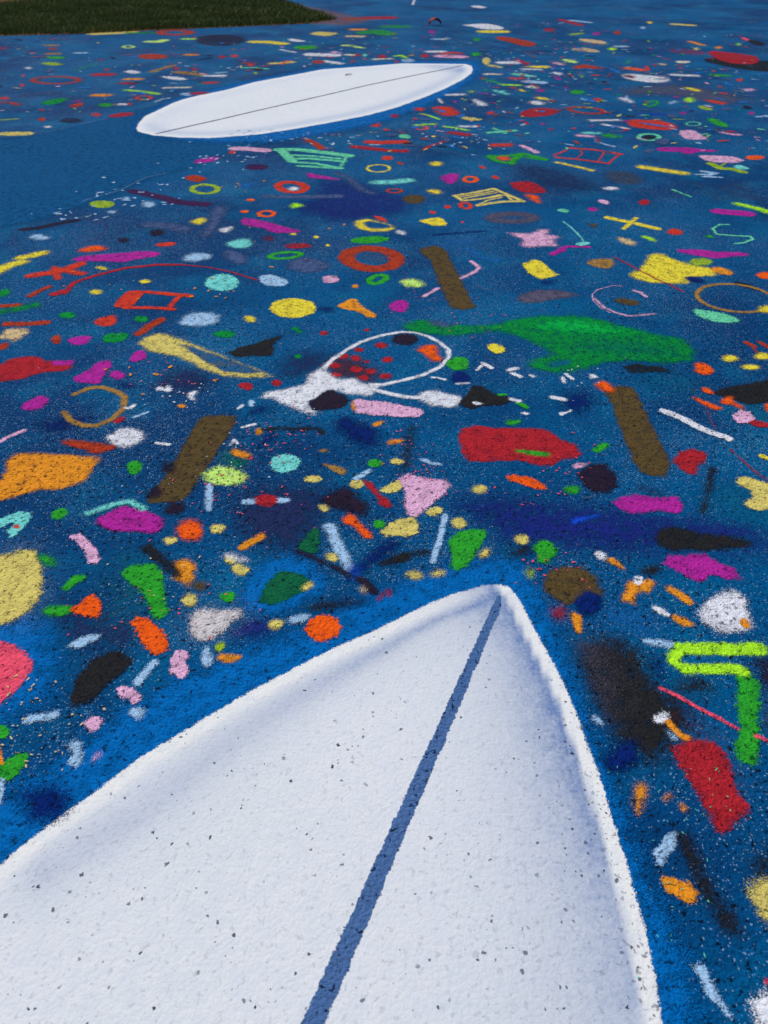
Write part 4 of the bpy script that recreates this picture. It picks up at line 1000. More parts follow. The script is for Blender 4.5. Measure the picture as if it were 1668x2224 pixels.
C4 D tangerine~1.5 p 1125 540 1140 490 1220 495 1275 560 1230 580 1160 575 | round tangerine dot right below the green shape
C4 D yellow e 1385 460 58 22 | yellow dot right of the round tangerine dot
C4 D yellow e 1535 522 68 17 | yellow lens below the yellow dots at right
C4 D yellow e 1625 445 65 24 | yellow dot under the red claw strokes at the right edge
C4 B rust~1 s 22 1500 345 1560 375 s 22 1600 345 1680 390 s 12 1545 380 1580 420 | red claw strokes at the right edge
C4 P charcoal~2.5 P 1240 700 1330 680 1480 650 1659 610 1760 600 1760 780 1500 790 1400 760 1310 730 | large black blade shape at the right edge
C4 D tangerine p 1175 675 1210 668 1270 705 1250 722 1190 700 | tangerine chip at the tip of the black blade shape
C4 P tangerine p 1100 735 1150 745 1240 785 1330 815 1320 838 1260 828 1160 780 | long tangerine strip below the tangerine chip
C4 P tangerine p 1305 785 1350 735 1410 740 1400 765 1500 820 1480 840 1400 790 1330 795 | tangerine forked chunk over the black blade shape
C4 D tangerine p 1620 790 1700 780 1700 850 1640 850 | tangerine ring piece cut by the right edge
C4 D pink~1 p 1390 885 1440 835 1520 840 1570 900 1520 930 1440 932 | pink dot with red flecks near the right edge
C4 B red~1 p 1510 920 1580 905 1700 950 1620 965 1540 940 | red wedge under the pink dot near the right edge
C4 S white~1 s 36 905 840 1050 900 1180 970 1370 1040 | long white bar slanting at right
C4 D red~2 P 975 1200 1020 1140 1110 1110 1220 1140 1200 1200 1150 1240 1150 1305 1080 1290 1030 1250 | red blob at the foot of the right olive brown bar
C4 D pink~1.2*.8 p 240 1240 270 1210 380 1215 340 1245 260 1258 | pale lilac chip below the big red block
C4 D plum_black~3*.95 P 280 1290 380 1225 480 1220 560 1290 580 1380 500 1440 380 1420 330 1370 | dark violet blob below the big red block
C4 C red~1.2*.7 s 14 1390 1120 1480 1200 1570 1280 1700 1370 | thin red line crossing above the straw fork shape
C4 C red~1.2*.6 s 12 1215 820 1240 900 1290 980 | thin red line below the tangerine strip
C4 P yellow~1 s 26 1615 1165 1700 1200 | yellow dash cut by the right edge over the straw fork
D4 P straw~1.2 P 1420 160 1440 125 1520 120 1700 180 1760 200 1760 350 1600 360 1500 340 1480 310 1550 260 1520 210 1450 180 | straw fork shape at the right edge
D4 B charcoal~4*.75 s 60 1260 60 1230 200 1190 370 | dark upright smoky stroke left of the straw fork
D4 P magenta~1.5 P 535 300 600 265 700 245 800 265 920 275 1000 255 1050 330 1020 385 940 380 860 355 780 375 660 385 600 350 | magenta cloud on the indigo band
D4 H dusk~6*.6 e 820 220 110 28 15 | dull brown smudge above the magenta cloud
D3 B royal_blue~1.5 p 1440 430 1550 405 1680 385 1650 410 1560 440 1480 465 | royal blue dash on the indigo band
D4 B charcoal~3 P 855 560 890 490 1000 480 1150 525 1400 550 1545 590 1540 630 1450 635 1240 650 960 645 870 620 | long black bar on the indigo band
D4 P magenta~1.5 P 910 740 950 690 1060 685 1200 675 1300 740 1420 780 1475 860 1360 855 1250 820 1190 870 1120 865 1040 820 950 780 | magenta cloud below the long black bar
D3 T pink~1.5 P 220 115 290 100 400 130 560 145 590 180 560 230 480 300 400 370 350 410 300 400 262 340 265 250 | pink triangle in the middle
D3 D straw~1 p 410 370 470 330 530 340 530 375 470 408 420 395 | straw dot at the pink triangle's point
D3 P straw~1 P 90 510 140 460 230 420 330 415 360 460 355 530 290 560 200 545 120 550 | straw bone shape below the pink triangle
D3 D green~1.2 e 82 465 45 32 | green dot left of the straw bone shape
D3 D straw~2 e 655 452 52 38 | straw dot above the big green wedge
D3 D straw~2 e 800 208 55 30 | straw dot right of the pink triangle
D3 S sky_blue~1 s 46 552 400 525 530 465 730 | upright pale blue bar left of the big green wedge
D3 P green~1.5 P 575 570 650 515 760 495 840 505 850 550 800 620 750 700 700 780 640 800 590 770 600 680 | big green wedge above the near surfboard
D3 B charcoal~3*.9 P 60 755 120 710 260 660 420 640 440 670 330 700 240 740 120 770 | black dash below the straw bone shape
D3 D straw~2.5 p 265 825 320 795 380 815 390 850 320 865 | straw dot above the near surfboard's blue border
D3 D straw~3*.8 p 440 820 500 785 560 805 540 840 470 840 | straw dot under the upright pale blue bar
D3 D straw~2.5*.9 p 790 680 840 640 885 635 870 680 820 710 | straw dot at the corner of the big green wedge
D3 D straw~2 e 1105 572 50 38 | straw dot above the near surfboard's nose
D3 H charcoal~6*.7 e 1100 655 80 34 -15 | dark smudge under the straw dot above the nose
D3 D green~1.5 P 1190 630 1220 585 1290 575 1365 640 1340 700 1290 740 1230 735 | green dot above the near surfboard's nose
D3 D olive_green~3*.6 e 1165 815 45 45 | faint lime smear right of the near surfboard's nose
D3 D tangerine~1 P 985 110 1050 100 1180 130 1280 180 1290 210 1210 205 1100 170 1020 150 | tangerine oval right of the pink triangle
D3 D green e 1465 212 62 30 | green oval right of the tangerine oval
D2 P pale_lime P 130 95 190 70 240 40 350 55 430 90 460 125 420 165 310 180 210 170 150 140 | pale lime dot right of the left olive brown bar
D2 S sky_blue s 52 180 180 178 350 | upright pale blue bar under the pale lime dot
D2 S sky_blue s 36 440 300 560 290 730 290 | pale blue dash behind the red blot
D2 D red~1.5 e 590 290 78 44 | red blot on the dark violet haze
D2 D plum_black~5*.95 P 980 290 1060 220 1180 200 1300 290 1330 370 1280 420 1150 360 1040 340 | black blob right of the dark violet haze
D2 D straw~1.5 p 970 320 1020 320 1055 355 1010 375 975 350 | straw dot on the rim of the black blob
D2 B tangerine P 1140 425 1180 388 1230 400 1280 470 1340 520 1350 560 1290 550 1240 490 1150 440 | tangerine worm shape below the black blob
D2 S sky_blue~2 s 80 1045 480 1110 620 1190 780 | slanting pale blue bar with speckled edge
D2 T dark_green~1.5 p 810 640 850 590 920 490 975 500 980 580 950 680 860 660 | dark green cone left of the slanting pale blue bar
D2 B orange s 50 425 625 480 590 550 550 | orange dash left of the dark violet haze
D2 D straw~1.5 p 175 500 210 455 290 465 290 520 210 530 | straw dot right of the round tangerine dot at left
D1 D tangerine P 1280 490 1320 440 1370 425 1440 450 1460 510 1430 575 1350 570 1290 540 | round tangerine dot in the left middle
D1 D straw~1.5 p 1175 590 1200 555 1270 560 1280 590 1220 615 | straw dot left below the round tangerine dot
D2 D straw~1 p 280 700 330 675 385 700 370 745 310 752 | straw dot on the white smear
D2 D white~3*.8 p 260 690 330 660 470 720 450 750 380 730 | white smear behind the pair of straw dots
D2 D straw~1.5 p 340 770 400 745 480 780 460 815 400 838 355 810 | straw dot just below the white smear
D2 P orange P -95 785 -70 735 30 720 75 760 65 860 35 910 -30 880 -70 870 -60 800 | upright orange chunk on the brown bar at left
D2 D green~1.5 e 315 985 54 38 | green dot above the grey white dot
D2 P dark_green~1 P 540 1000 600 880 690 795 780 800 870 835 930 880 900 930 830 960 720 1020 620 1045 550 1030 | dark green bean shape on bright blue
D2 D straw~2 p 840 930 870 885 925 870 935 915 880 940 | straw dot on the dark green bean shape
D2 D straw~2 p 1010 700 1040 665 1100 680 1110 725 1050 735 | straw dot left of the slanting pale blue bar's foot
D2 B navy~6*.9 P 1180 800 1300 700 1420 600 1520 570 1550 610 1460 690 1320 790 1210 830 | navy bar right of the slanting pale blue bar
D2 D royal_blue~5*.7 e 1215 815 60 70 | royal blue splash at the foot of the navy bar
D2 C plum_black~2*.9 s 30 810 660 950 710 1100 780 1200 840 s 60 1270 860 1370 950 | thin dark line ending in a blot above the near surfboard
D2 D sand~2.5*.85 p 1255 910 1300 905 1320 960 1285 970 | sand coloured dot beside the dark line's blot
D2 D red~2*.8 s 22 1400 1005 1440 960 1480 940 1475 975 | small red scrawl on the near surfboard's blue border
D2 B charcoal~5*.75 p 850 1070 940 1030 1100 1010 1300 1005 1300 1030 1120 1070 920 1095 | dark smudge above the mottled tangerine dot
D2 P sky_blue~2*.85 p 725 1170 780 1120 920 1110 900 1150 800 1190 | pale blue smear left of the mottled tangerine dot
D2 D straw~2 p 600 1190 630 1155 720 1155 715 1205 640 1225 | straw dot on the indigo smudge
D2 D tangerine~1 P 862 1220 920 1140 1000 1115 1090 1135 1140 1210 1110 1280 1010 1310 930 1300 | mottled tangerine dot beside the near surfboard's border
D2 P grey_white~3 P 45 1130 110 1070 250 1085 400 1075 425 1105 330 1190 250 1270 160 1310 60 1290 40 1200 | large grey white dot left of the indigo smudge
D1 P straw~2.5 P -300 900 -100 720 30 690 120 650 230 640 290 720 310 850 300 990 220 1070 80 1170 -100 1210 -300 1150 | big straw dot cut by the left edge
D1 D green~3*.85 p 260 690 330 670 410 720 410 765 340 760 290 730 | green smudge right of the big straw dot
D1 P green p 430 930 480 880 540 820 630 835 600 870 540 900 500 945 | green chip right of the green smudge
D1 D green~2 p 300 1080 380 1045 520 1050 530 1090 450 1120 340 1120 | green dash left of the tangerine chunk
D1 P tangerine~1 P 510 1075 600 1020 660 970 710 1000 740 1070 710 1130 640 1140 550 1110 | tangerine chunk at the left below the green chip
D1 P tangerine~1 P 940 1170 1000 1125 1080 1150 1160 1220 1210 1300 1215 1370 1150 1400 1090 1400 1000 1280 | mottled tangerine oblong under the green boomerang
D1 P green~2 P 850 800 980 750 1120 740 1170 820 1190 950 1215 1080 1190 1140 1110 1140 1070 1050 1010 940 920 880 | big green boomerang at the left
D1 B charcoal~3*.9 P 1000 630 1080 600 1150 650 1250 740 1320 820 1300 860 1200 800 1080 710 | black slanting bar right of the big green boomerang
D1 D brown~4*.8 p 1380 880 1480 870 1510 920 1440 950 1380 930 | brown smudge under the upright orange chunk
D1 D straw~2 p 1310 1010 1340 960 1400 965 1420 1020 1380 1065 1330 1050 | straw dot under the brown smudge
D1 P pink~1 P 500 550 580 530 640 580 690 640 725 720 700 745 640 740 610 660 550 590 | pink bar in the left middle
D1 D magenta~1.5 P 690 435 780 380 900 330 1040 360 1190 430 1180 500 1090 535 960 510 800 515 740 480 | magenta cloud in the left middle
D1 C aqua~2*.85 s 36 640 380 760 340 840 315 940 300 1030 350 | aqua arc hugging the left magenta cloud
D1 D plum_black~4*.9 e 1260 345 90 45 -10 | dark blob left below the left olive brown bar
D1 D green~1.2 p 365 390 400 355 480 345 500 385 430 430 380 415 | green dot above the pink bar at left
D1 V aqua~1 P -60 450 60 400 160 365 225 385 215 430 150 500 120 550 70 560 65 500 110 440 40 470 -60 520 | aqua hook shape at the left edge
D1 D vermilion~1 p 90 465 130 462 150 490 110 495 | vermilion fleck on the aqua hook shape
E1 P coral~1.5 P -300 250 -150 120 0 110 100 125 180 190 235 280 200 370 120 460 20 560 -150 600 -300 500 | large coral dot cut by the left edge
E1 P sky_blue p 480 140 540 115 600 80 700 55 740 75 680 105 590 155 500 165 | pale blue dash right of the coral dot's bright blue patch
E1 D charcoal~2 P 500 500 560 370 640 270 760 190 880 180 950 230 930 290 840 370 760 450 620 560 520 580 | black oval above the near surfboard's left side
E1 P sky_blue s 52 995 405 1050 330 1110 270 | pale blue bar right of the black oval
E1 P pink~1 P 1225 260 1270 180 1340 185 1370 215 1340 260 1355 330 1320 385 1260 350 1225 340 | pink upright bar above the near surfboard's left side
E1 P pink~1 P 830 460 880 430 960 450 1030 505 1000 560 960 565 930 530 880 520 | pink half ring below the black oval
E1 P sky_blue~1.5*.85 p 925 610 970 580 1060 600 1040 660 1000 685 940 650 | pale blue smudge under the pink half ring
E1 P sky_blue p 1465 160 1500 130 1530 200 1535 290 1470 315 1455 260 | upright pale blue bar under the grey white dot
E1 D olive_green~1.5*.9 p 1540 150 1580 115 1630 130 1600 180 1560 190 | olive dab right of the grey white dot's foot
E1 P orange~1.5*.85 p 1560 220 1620 200 1760 215 1700 260 1620 275 1580 250 | ragged orange wedge left of the mottled tangerine dot
E1 P sky_blue P 165 700 200 650 290 635 420 615 430 650 380 680 270 690 200 710 | pale blue dash at the left above the green leaf
E1 D pink~1 P 595 710 630 665 700 650 748 680 710 745 650 770 | pink dot at the left above the near surfboard
E1 P sky_blue~1.5 P 480 860 540 825 585 840 595 900 590 990 540 1030 490 990 520 930 | upright pale blue block at the left above the border
E1 D pink~2*.6 p 650 990 690 910 740 905 720 960 | faint lilac smudge right of the upright pale blue block
E1 D green~1 p -60 720 30 710 75 760 30 820 -60 800 | green dab cut by the left edge
E1 P green~1 P -60 1060 50 970 140 920 200 930 180 1000 120 1080 60 1120 -60 1110 | green leaf cut by the left edge
E1 P orange s 40 -10 890 10 990 | orange dab at the left edge over the green leaf
E1 P sky_blue~1 s 50 10 1120 -10 1280 | pale blue dab at the left edge under the green leaf
E1 P navy~7 P 130 1210 300 1180 400 1160 500 1250 480 1330 380 1400 280 1390 220 1400 200 1300 | navy blot touching the near surfboard's border
D4 P brown~3 P 40 880 80 800 200 760 340 780 430 860 470 960 400 1010 300 1020 200 1040 110 990 50 940 | olive brown disc right of the near surfboard's nose
D4 D navy~3 e 360 1035 92 88 | dark navy dot on the olive brown disc
D4 D red~4*.6 p 90 1060 180 1040 230 1110 160 1170 100 1150 | faded red smudge under the olive brown disc
D4 P orange p 230 1100 270 1095 315 1130 305 1200 310 1250 280 1250 250 1180 | upright orange chip under the olive brown disc
D4 P white p 405 680 430 650 480 670 510 705 480 730 430 715 | white filter end of the upper cigarette shape
D4 P orange p 485 725 520 700 570 725 635 780 620 795 560 765 | orange end of the upper cigarette shape
D4 D charcoal~4*.9 p 730 810 780 770 860 750 890 780 860 830 760 840 | black smudge above the forked orange chunk
D4 P orange P 600 990 640 940 650 880 720 870 780 855 835 870 830 910 790 960 750 935 710 970 700 1040 660 1020 610 1015 | forked orange chunk with a white end
D4 D white p 685 880 700 835 755 835 760 880 720 905 | white end of the forked orange chunk
D4 P orange p 918 930 940 900 1000 935 1080 980 1140 1030 1100 1048 1040 1015 970 965 | orange stick between the forked chunk and white dot
D4 P white p 815 1065 840 1045 900 1070 960 1115 940 1135 870 1110 | white filter end of the lower cigarette shape
D4 P orange p 960 1140 975 1105 1040 1130 1120 1175 1120 1200 1060 1208 | orange end of the lower cigarette shape
D4 P white P 1155 1110 1200 1040 1280 980 1340 935 1390 930 1490 980 1505 1060 1530 1140 1545 1200 1480 1230 1370 1240 1290 1240 1210 1180 | large white blob near the right edge
D4 P orange~1 p 1445 1160 1480 1125 1535 1190 1510 1220 1460 1200 | orange chip on the large white blob
E4 P sky_blue~1.5*.9 p 740 100 830 95 990 110 980 165 880 160 780 130 | pale blue streak left of the lime hook shape
E4 B green~2 P 1430 360 1530 330 1590 400 1600 600 1590 980 1540 995 1460 980 1420 900 1450 800 1440 560 | green upright bar of the lime hook shape
E4 Z lime s 88 1600 165 1450 170 1150 165 1040 160 s 80 1040 165 970 215 980 265 1060 310 s 70 1060 310 1250 310 1400 305 1490 330 | bright lime hook shape at the right
E4 C coral s 24 885 450 1000 500 1150 590 1300 665 1440 740 s 24 1570 790 1660 830 | long thin coral line at the right
E4 P white~1.5 p 830 665 860 630 920 610 950 660 920 700 860 705 | white end of the cigarette shape above the red wedge
E4 P orange P 910 690 950 675 1010 750 1110 810 1100 845 1050 830 980 770 | orange end of the cigarette shape above the red wedge
E4 P sky_blue~2*.8 p 920 745 970 770 1020 820 980 840 940 790 | pale lilac smear under the cigarette shape
E4 P red~2 P 960 880 1060 830 1180 810 1300 860 1370 960 1400 1100 1440 1220 1510 1260 1520 1340 1440 1400 1330 1500 1290 1470 1240 1360 1180 1260 1070 1080 1000 980 | big red wedge at the lower right
E4 H navy~5 P 480 960 560 850 690 845 720 960 640 1050 520 1040 | dark navy patch right of the near surfboard
E4 D orange~3*.9 P 690 1190 720 1140 770 1140 785 1200 760 1290 720 1350 690 1290 | orange smudge low right of the near surfboard
E4 D orange~2*.75 p 890 1230 960 1200 970 1250 900 1280 | faint orange chip right of the orange smudge
E4 D orange~2*.8 p 1000 1280 1050 1275 1085 1330 1040 1345 | orange chip above the lower pale blue dash
E4 D sky_blue~1.5*.85 p 370 640 420 640 480 710 460 730 400 690 | pale blue chip on the near surfboard's blue border
F4 P sky_blue~1 P 820 310 900 230 970 150 1010 165 1000 240 930 350 900 420 870 400 850 350 | pale blue dash below the orange chips
F4 P orange~1 P 880 500 900 460 980 480 1080 520 1160 600 1140 680 1080 685 1000 620 920 570 | orange blob beside the black slanting bar at lower right
F4 B charcoal~5*.95 P 1000 180 1080 180 1140 300 1260 560 1380 720 1460 860 1420 900 1340 860 1220 660 1120 480 | black slanting bar at the lower right
F4 P straw~3 P 1510 560 1560 500 1750 480 1800 900 1680 860 1590 740 | straw patch cut by the lower right edge
F4 P sky_blue P 1105 1120 1180 1110 1240 1200 1300 1320 1400 1480 1385 1515 1320 1430 1230 1350 1190 1300 1180 1220 | long pale blue dash at the bottom right
F4 P coral p 1605 1190 1700 1230 1720 1300 1630 1260 | coral piece cut by the bottom right edge
F4 P white~2.5 P 1540 1390 1620 1300 1760 1270 1800 1650 1600 1640 1560 1500 | white blob in the bottom right corner
'''
for ln_ in MARKS.strip().splitlines():
    if ln_.startswith('@'): build_boards()
    elif '|' in ln_: mark_line(ln_)

# ---------------------------------------------------------------- flecks and splashes nobody could count
def flecks(name, label, colour, pts, rad, z, kx=1.4, op=1.):
    """irregular little chips of paint, one object"""
    V, F, A = [], [], []; k = 6
    for (x, y), r in zip(pts, rad):
        b0 = len(V); ang = RNG.uniform(0, 6.28); c, s = math.cos(ang), math.sin(ang); st = RNG.uniform(1, kx * 1.5)
        for q in range(k):
            t = 2 * math.pi * q / k; rr = r * RNG.uniform(.6, 1.15)
            u, v = rr * math.cos(t) * st, rr * math.sin(t) / math.sqrt(st)
            V.append((x + u * c - v * s, y + u * s + v * c, z))
        F += [(b0, b0 + 1, b0 + 2, b0 + 3), (b0, b0 + 3, b0 + 4, b0 + 5)]
    n_ = len(V)
    o = new_mesh(name, np.array(V), np.array(F), paint(colour), None, dict(sd=np.full(n_, -1.), soft=np.full(n_, .01), op=np.full(n_, op), rag=np.zeros(n_)))
    return tag(o, label, 'paint flecks', kind='stuff')
ZT = .0008 + STEP * (max(l for _, _, l in PLACED) + 2)
def cluster(cs, n_each):
    P = []
    for cx, cy, sx, sy in cs:
        k = int(n_each); P.append(np.column_stack([RNG.normal(cx, sx, k), RNG.normal(cy, sy, k)]))
    P = np.vstack(P); return at(P[:, 0], P[:, 1])
P = cluster([(960,650,60,35),(1040,690,40,20),(1150,1075,90,18),(390,815,60,22),(640,945,60,18),(590,975,50,20),(880,960,30,25),(480,1130,90,45),(560,1060,60,25),(1230,1240,60,20),(930,1020,50,20),(1240,1010,40,25),(330,1320,120,30)], 26)
flecks('paint_flecks', 'fine coral pink droplets scattered over the middle of the mural', 'coral', P, RNG.uniform(.0012, .0045, len(P)), ZT)
P = cluster([(470,345,40,14),(520,330,40,14),(990,310,45,12),(330,410,60,20),(170,465,60,8),(700,300,70,6),(300,425,50,16),(560,290,60,5)], 16)
flecks('paint_flecks', 'small white paint chips trailing along the edge of the plain blue sweep', 'sky_blue', P, RNG.uniform(.006, .018, len(P)), ZT)
P = cluster([(345,850,35,20),(410,850,40,20),(520,1000,40,25),(1230,830,50,30)], 12)
flecks('paint_flecks', 'small white paint chips around the straw surfboard outline', 'white', P, RNG.uniform(.0012, .0045, len(P)), ZT)
P = cluster([(1410,1790,60,110),(1480,2000,70,130),(1560,1700,40,70),(1480,1330,90,20)], 14)
flecks('paint_flecks', 'tiny mint green droplets down the right side of the near surfboard', 'mint', P, RNG.uniform(.0008, .0022, len(P)), ZT, 2.2)
P = cluster([(720,292,60,5),(760,330,60,12),(500,405,40,6),(480,640,60,12),(640,560,100,40),(330,830,60,20),(200,640,120,30)], 8)
flecks('paint_flecks', 'small orange paint chips scattered left of the middle', 'orange', P, RNG.uniform(.003, .010, len(P)), ZT)
P = cluster([(100,1560,60,60),(60,1620,50,40),(330,1270,70,40),(60,1500,40,30)], 16)
flecks('paint_flecks', 'sand coloured grit beside the coral dot at the left edge', 'sand', P, RNG.uniform(.0015, .004, len(P)), ZT)
# far band, where the marks crowd together
def far_pts(n_):
    out = []
    while len(out) < n_:
        x, y = RNG.uniform(-100, 1768), RNG.uniform(45, 330)
        if sd_poly(pxs(x, y), FAR_KEEP)[0] < .12: continue
        if y < 75 and RNG.random() < .6: continue
        dens = .25 + .75 * math.exp(-((x - 1050) / 420) ** 2) * math.exp(-((y - 150) / 70) ** 2)
        if x < 760 and (y < 80): continue
        if y > 255 and x < 700: continue
        if RNG.random() < dens: out.append((x, y))
    P = np.array(out); return at(P[:, 0], P[:, 1])
FAR_KEEP = pxs(284,275, 300,292, 392,306, 600,310, 830,268, 990,202, 1035,172, 1052,150, 1040,133, 951,132, 800,138, 632,157, 430,200, 320,240)
for colour, n_, r0, r1 in (('vermilion', 70, .012, .045), ('sky_blue', 150, .008, .035), ('red', 70, .012, .045), ('olive_green', 60, .01, .035), ('straw', 70, .01, .035), ('pink', 60, .01, .035), ('mint', 70, .008, .03),
                           ('slate', 120, .03, .08), ('magenta', 45, .012, .04), ('green', 35, .012, .04), ('plum_black', 30, .02, .06), ('water_blue', 60, .03, .08), ('rust', 60, .012, .05)):
    P = far_pts(n_)
    flecks('paint_flecks', 'countless far-off %s flecks in the crowded band behind the marks' % colour.replace('_', ' '), colour, P, RNG.uniform(r0, r1, n_) * RNG.uniform(.6, 1, n_), ZT + .0002 * (len(colour) * .37 % 1), 1.8, .74)
P = cluster([(400,500,260,90),(900,420,260,80),(1350,500,260,90),(700,800,300,60),(300,1050,200,60)], 60)
flecks('paint_flecks', 'fine pale droplets of overspray all over the middle of the mural', 'sky_blue', P, RNG.uniform(.001, .0028, len(P)), ZT)

# ---------------------------------------------------------------- dirt patches by the grass
def dirt(name, V, colour, label, soft, op):
    s = shape_w(V)
    o, Q, lv = put_shape(name, s, paint(colour), soft, op, .08, margin=soft * .5, cell=.06)
    tag(o, kind='structure'); o['label'] = label
dirt('dirt', pxs(640,8, 690,16, 740,28, 780,36, 815,42, 790,50, 740,56, 690,54, 640,50, 560,30), 'clay', 'pale reddish dirt washed out from the tip of the grass', .25, .5)
SOIL = np.array([(-.72, 13.42), (-1.1, 12.98), (-2.2, 12.62), (-3.2, 12.3), (-4.0, 12.0), (-5.05, 11.8), (-7, 11.5), (-10, 11.2), (-16, 10.8), (-16, 26), (-6, 27), (-3.6, 21), (-2.2, 17.2), (-1.75, 15.8), (-1.2, 14.5)])
s_ = shape_w(SOIL)
soil_m, nt_, b_, g_, mth_, mix_, attr_ = nodes_base('dark_soil')
nt_.links.new(mix_(g_.outputs['cloud2'], lin((84, 56, 36)), lin((140, 96, 62))), b_.inputs['Base Color']); b_.inputs['Roughness'].default_value = .95
o, Q, lv = put_shape('soil', s_, soil_m, .02, 1, 0, margin=.0, cell=.12)
tag(o, kind='structure'); o['label'] = 'dark soil under the grass at the top left'

# ---------------------------------------------------------------- grass: real blades
def grass():
    n_ = 150000
    x = RNG.uniform(-8.4, -.6, n_); y = RNG.uniform(11.3, 17.5, n_)
    P = np.stack([x, y], -1)
    bare = np.array([(-6.1, 15.6), (-6.8, 14.9), (-9, 14.6), (-9, 17.2), (-6.4, 17.4), (-5.8, 16.4)])
    sd_ = sd_poly(P, SOIL); k = (sd_ < -.0 + RNG.normal(0, .03, n_)) & (sd_poly(P, bare) > RNG.normal(0, .06, n_))
    P = P[k]; n1 = len(P)
    # looser grass off to the side, out of the frame
    P2 = np.stack([RNG.uniform(-15, -8.4, 22000), RNG.uniform(11, 18, 22000)], -1); P2 = P2[sd_poly(P2, SOIL) < 0]
    P3 = np.stack([RNG.uniform(-15, -2, 26000), RNG.uniform(17.5, 26, 26000)], -1); P3 = P3[sd_poly(P3, SOIL) < 0]
    P = np.vstack([P, P2, P3]); n_ = len(P)
    clump = .5 + .5 * np.sin(P[:, 0] * 3.1 + 2 * np.sin(P[:, 1] * 1.7)) * np.sin(P[:, 1] * 4.3 + np.sin(P[:, 0] * 2.3))
    h = RNG.uniform(.03, .065, n_) * (.75 + .6 * clump); w_ = RNG.uniform(.003, .0065, n_); w_[n1:] *= 1.8
    a = RNG.uniform(0, 2 * np.pi, n_); ln = RNG.uniform(.15, .9, n_) * h; la = RNG.uniform(0, 2 * np.pi, n_)
    dx, dy = np.cos(a) * w_, np.sin(a) * w_; lx, ly = np.cos(la) * ln, np.sin(la) * ln
    z = np.full(n_, .004)
    v = np.empty((n_, 5, 3))
    v[:, 0] = np.stack([P[:, 0] - dx, P[:, 1] - dy, z], -1); v[:, 1] = np.stack([P[:, 0] + dx, P[:, 1] + dy, z], -1)
    mx, my = P[:, 0] + lx * .3, P[:, 1] + ly * .3
    v[:, 2] = np.stack([mx + dx * .8, my + dy * .8, z + h * .6], -1); v[:, 3] = np.stack([mx - dx * .8, my - dy * .8, z + h * .6], -1)
    v[:, 4] = np.stack([P[:, 0] + lx, P[:, 1] + ly, z + h], -1)
    b0 = np.arange(n_)[:, None] * 5
    T = np.concatenate([b0 + [0, 1, 2], b0 + [0, 2, 3], b0 + [3, 2, 4]])
    tone = np.repeat(np.clip(RNG.beta(2, 4, n_) + .25 * (clump - .5), 0, 1), 5)
    m = bpy.data.materials.new('grass_blades'); m.use_nodes = True; nt = m.node_tree; b = nt.nodes['Principled BSDF']
    at_ = nt.nodes.new('ShaderNodeAttribute'); at_.attribute_name = 'tone'
    r = nt.nodes.new('ShaderNodeValToRGB'); e = r.color_ramp.elements
    e[0].position = 0; e[0].color = (.032, .058, .010, 1); e[1].position = 1; e[1].color = (.34, .33, .14, 1)
    q = r.color_ramp.elements.new(.45); q.color = (.12, .16, .034, 1)
    nt.links.new(at_.outputs['Fac'], r.inputs[0]); nt.links.new(r.outputs[0], b.inputs['Base Color']); b.inputs['Roughness'].default_value = .7
    b.inputs['Specular IOR Level'].default_value = .2
    o = new_mesh('grass', v.reshape(-1, 3), T, m, None, dict(tone=tone))
    tag(o, 'short dark green grass growing at the top left beyond the mural', 'grass', kind='stuff')
grass()

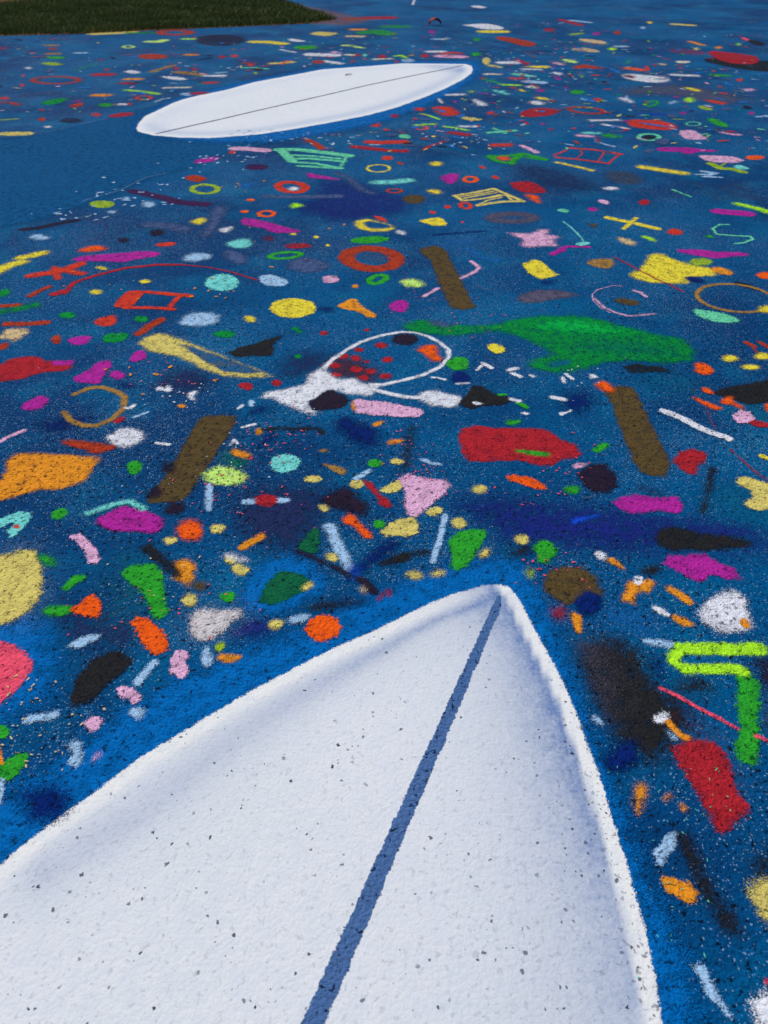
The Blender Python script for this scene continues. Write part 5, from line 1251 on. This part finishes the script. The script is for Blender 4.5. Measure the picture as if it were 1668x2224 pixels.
# ---------------------------------------------------------------- a fallen leaf and a dry twig
def simple_mat(name, c, rough=.7):
    m = bpy.data.materials.new(name); m.use_nodes = True; nt = m.node_tree; b = nt.nodes['Principled BSDF']
    n = nt.nodes.new('ShaderNodeTexNoise'); n.inputs['Scale'].default_value = 60
    x = nt.nodes.new('ShaderNodeMix'); x.data_type = 'RGBA'; x.inputs[6].default_value = tuple(v * .6 for v in c) + (1,); x.inputs[7].default_value = tuple(c) + (1,)
    nt.links.new(n.outputs[0], x.inputs[0]); nt.links.new(x.outputs[2], b.inputs['Base Color']); b.inputs['Roughness'].default_value = rough
    return m
def twig(p0, p1, r, name, label, m, z=.012, fork=True):
    import bmesh
    bm = bmesh.new(); k = 7
    def tube(pts, r0, r1):
        rings = []
        for i_, p in enumerate(pts):
            d_ = (pts[min(i_ + 1, len(pts) - 1)] - pts[max(i_ - 1, 0)]).normalized(); s1 = d_.cross(Vector((0, 0, 1))).normalized(); s2 = d_.cross(s1)
            rr = r0 + (r1 - r0) * i_ / (len(pts) - 1)
            rings.append([bm.verts.new(p + (s1 * math.cos(6.2832 * q / k) + s2 * math.sin(6.2832 * q / k)) * rr) for q in range(k)])
        for a_, b_ in zip(rings, rings[1:]):
            for q in range(k): bm.faces.new((a_[q], a_[(q + 1) % k], b_[(q + 1) % k], b_[q]))
        bm.faces.new(rings[0][::-1]); bm.faces.new(rings[-1])
    a_ = Vector((0, 0, 0)); e_ = Vector((p1[0] - p0[0], p1[1] - p0[1], 0)); L_ = e_.length
    side = e_.cross(Vector((0, 0, 1))).normalized()
    pts = [a_ + e_ * t + side * L_ * .05 * math.sin(t * 5) + Vector((0, 0, r * .6 * math.sin(t * 3))) for t in np.linspace(0, 1, 9)]
    tube(pts, r, r * .45)
    if fork: tube([pts[5], pts[5] + e_ * .12 + side * L_ * .09, pts[5] + e_ * .2 + side * L_ * .13], r * .5, r * .25)
    me = bpy.data.meshes.new(name); bm.to_mesh(me); bm.free(); me.materials.append(m)
    for p in me.polygons: p.use_smooth = True
    o = bpy.data.objects.new(name, me); COL.objects.link(o); o.location = (p0[0], p0[1], ZT + r)
    return tag(o, label, 'twig')
tm = simple_mat('dry_twig_bark', (.30, .15, .08))
a, b = pxs(1265, 1084)[0], pxs(1294, 1079)[0]
twig(a, b, .0011, 'dry_twig', 'thin reddish dry twig lying above the blue dash on the indigo band', tm)
a, b = pxs(750, 165)[0], pxs(765, 163)[0]
twig(a, b, .006, 'dry_twig', 'small curled dry twig lying on the distant white surfboard', tm)

def leaf():
    m = simple_mat('red_leaf_blade', (.42, .01, .04)); c = pxs(945, 55)[0]
    t = np.linspace(0, 1, 11); wd = .055 * np.sin(np.pi * t ** .8); V = []; F = []
    for i_, (u, w_) in enumerate(zip(t, wd)):
        for q in (-1, -.5, 0, .5, 1):
            V.append(((u - .5) * .2, q * w_, .055 * math.sin(math.pi * u) + .028 * abs(q) + .004))
    for i_ in range(10):
        for q in range(4): k = i_ * 5 + q; F.append((k, k + 1, k + 6, k + 5))
    nt_top = len(V); V += [(x, y, z + .002) for x, y, z in V]
    F += [tuple(v + nt_top for v in f[::-1]) for f in F]
    o = new_mesh('fallen_leaf', np.array(V), np.array(F), m); o.location = (c[0], c[1], ZT)
    o.rotation_euler = (0, 0, .4)
    st = new_mesh('stem', np.array([(x, y, z) for x in (-.1, -.16) for y, z in ((-.003, 0.004), (.003, 0.004), (0, .010))]), np.array([(0, 3, 4, 1), (1, 4, 5, 2), (2, 5, 3, 0)]), m, o)
    tag(o, 'small curled dark red leaf standing on the far blue ground near the top edge', 'leaf')
leaf()
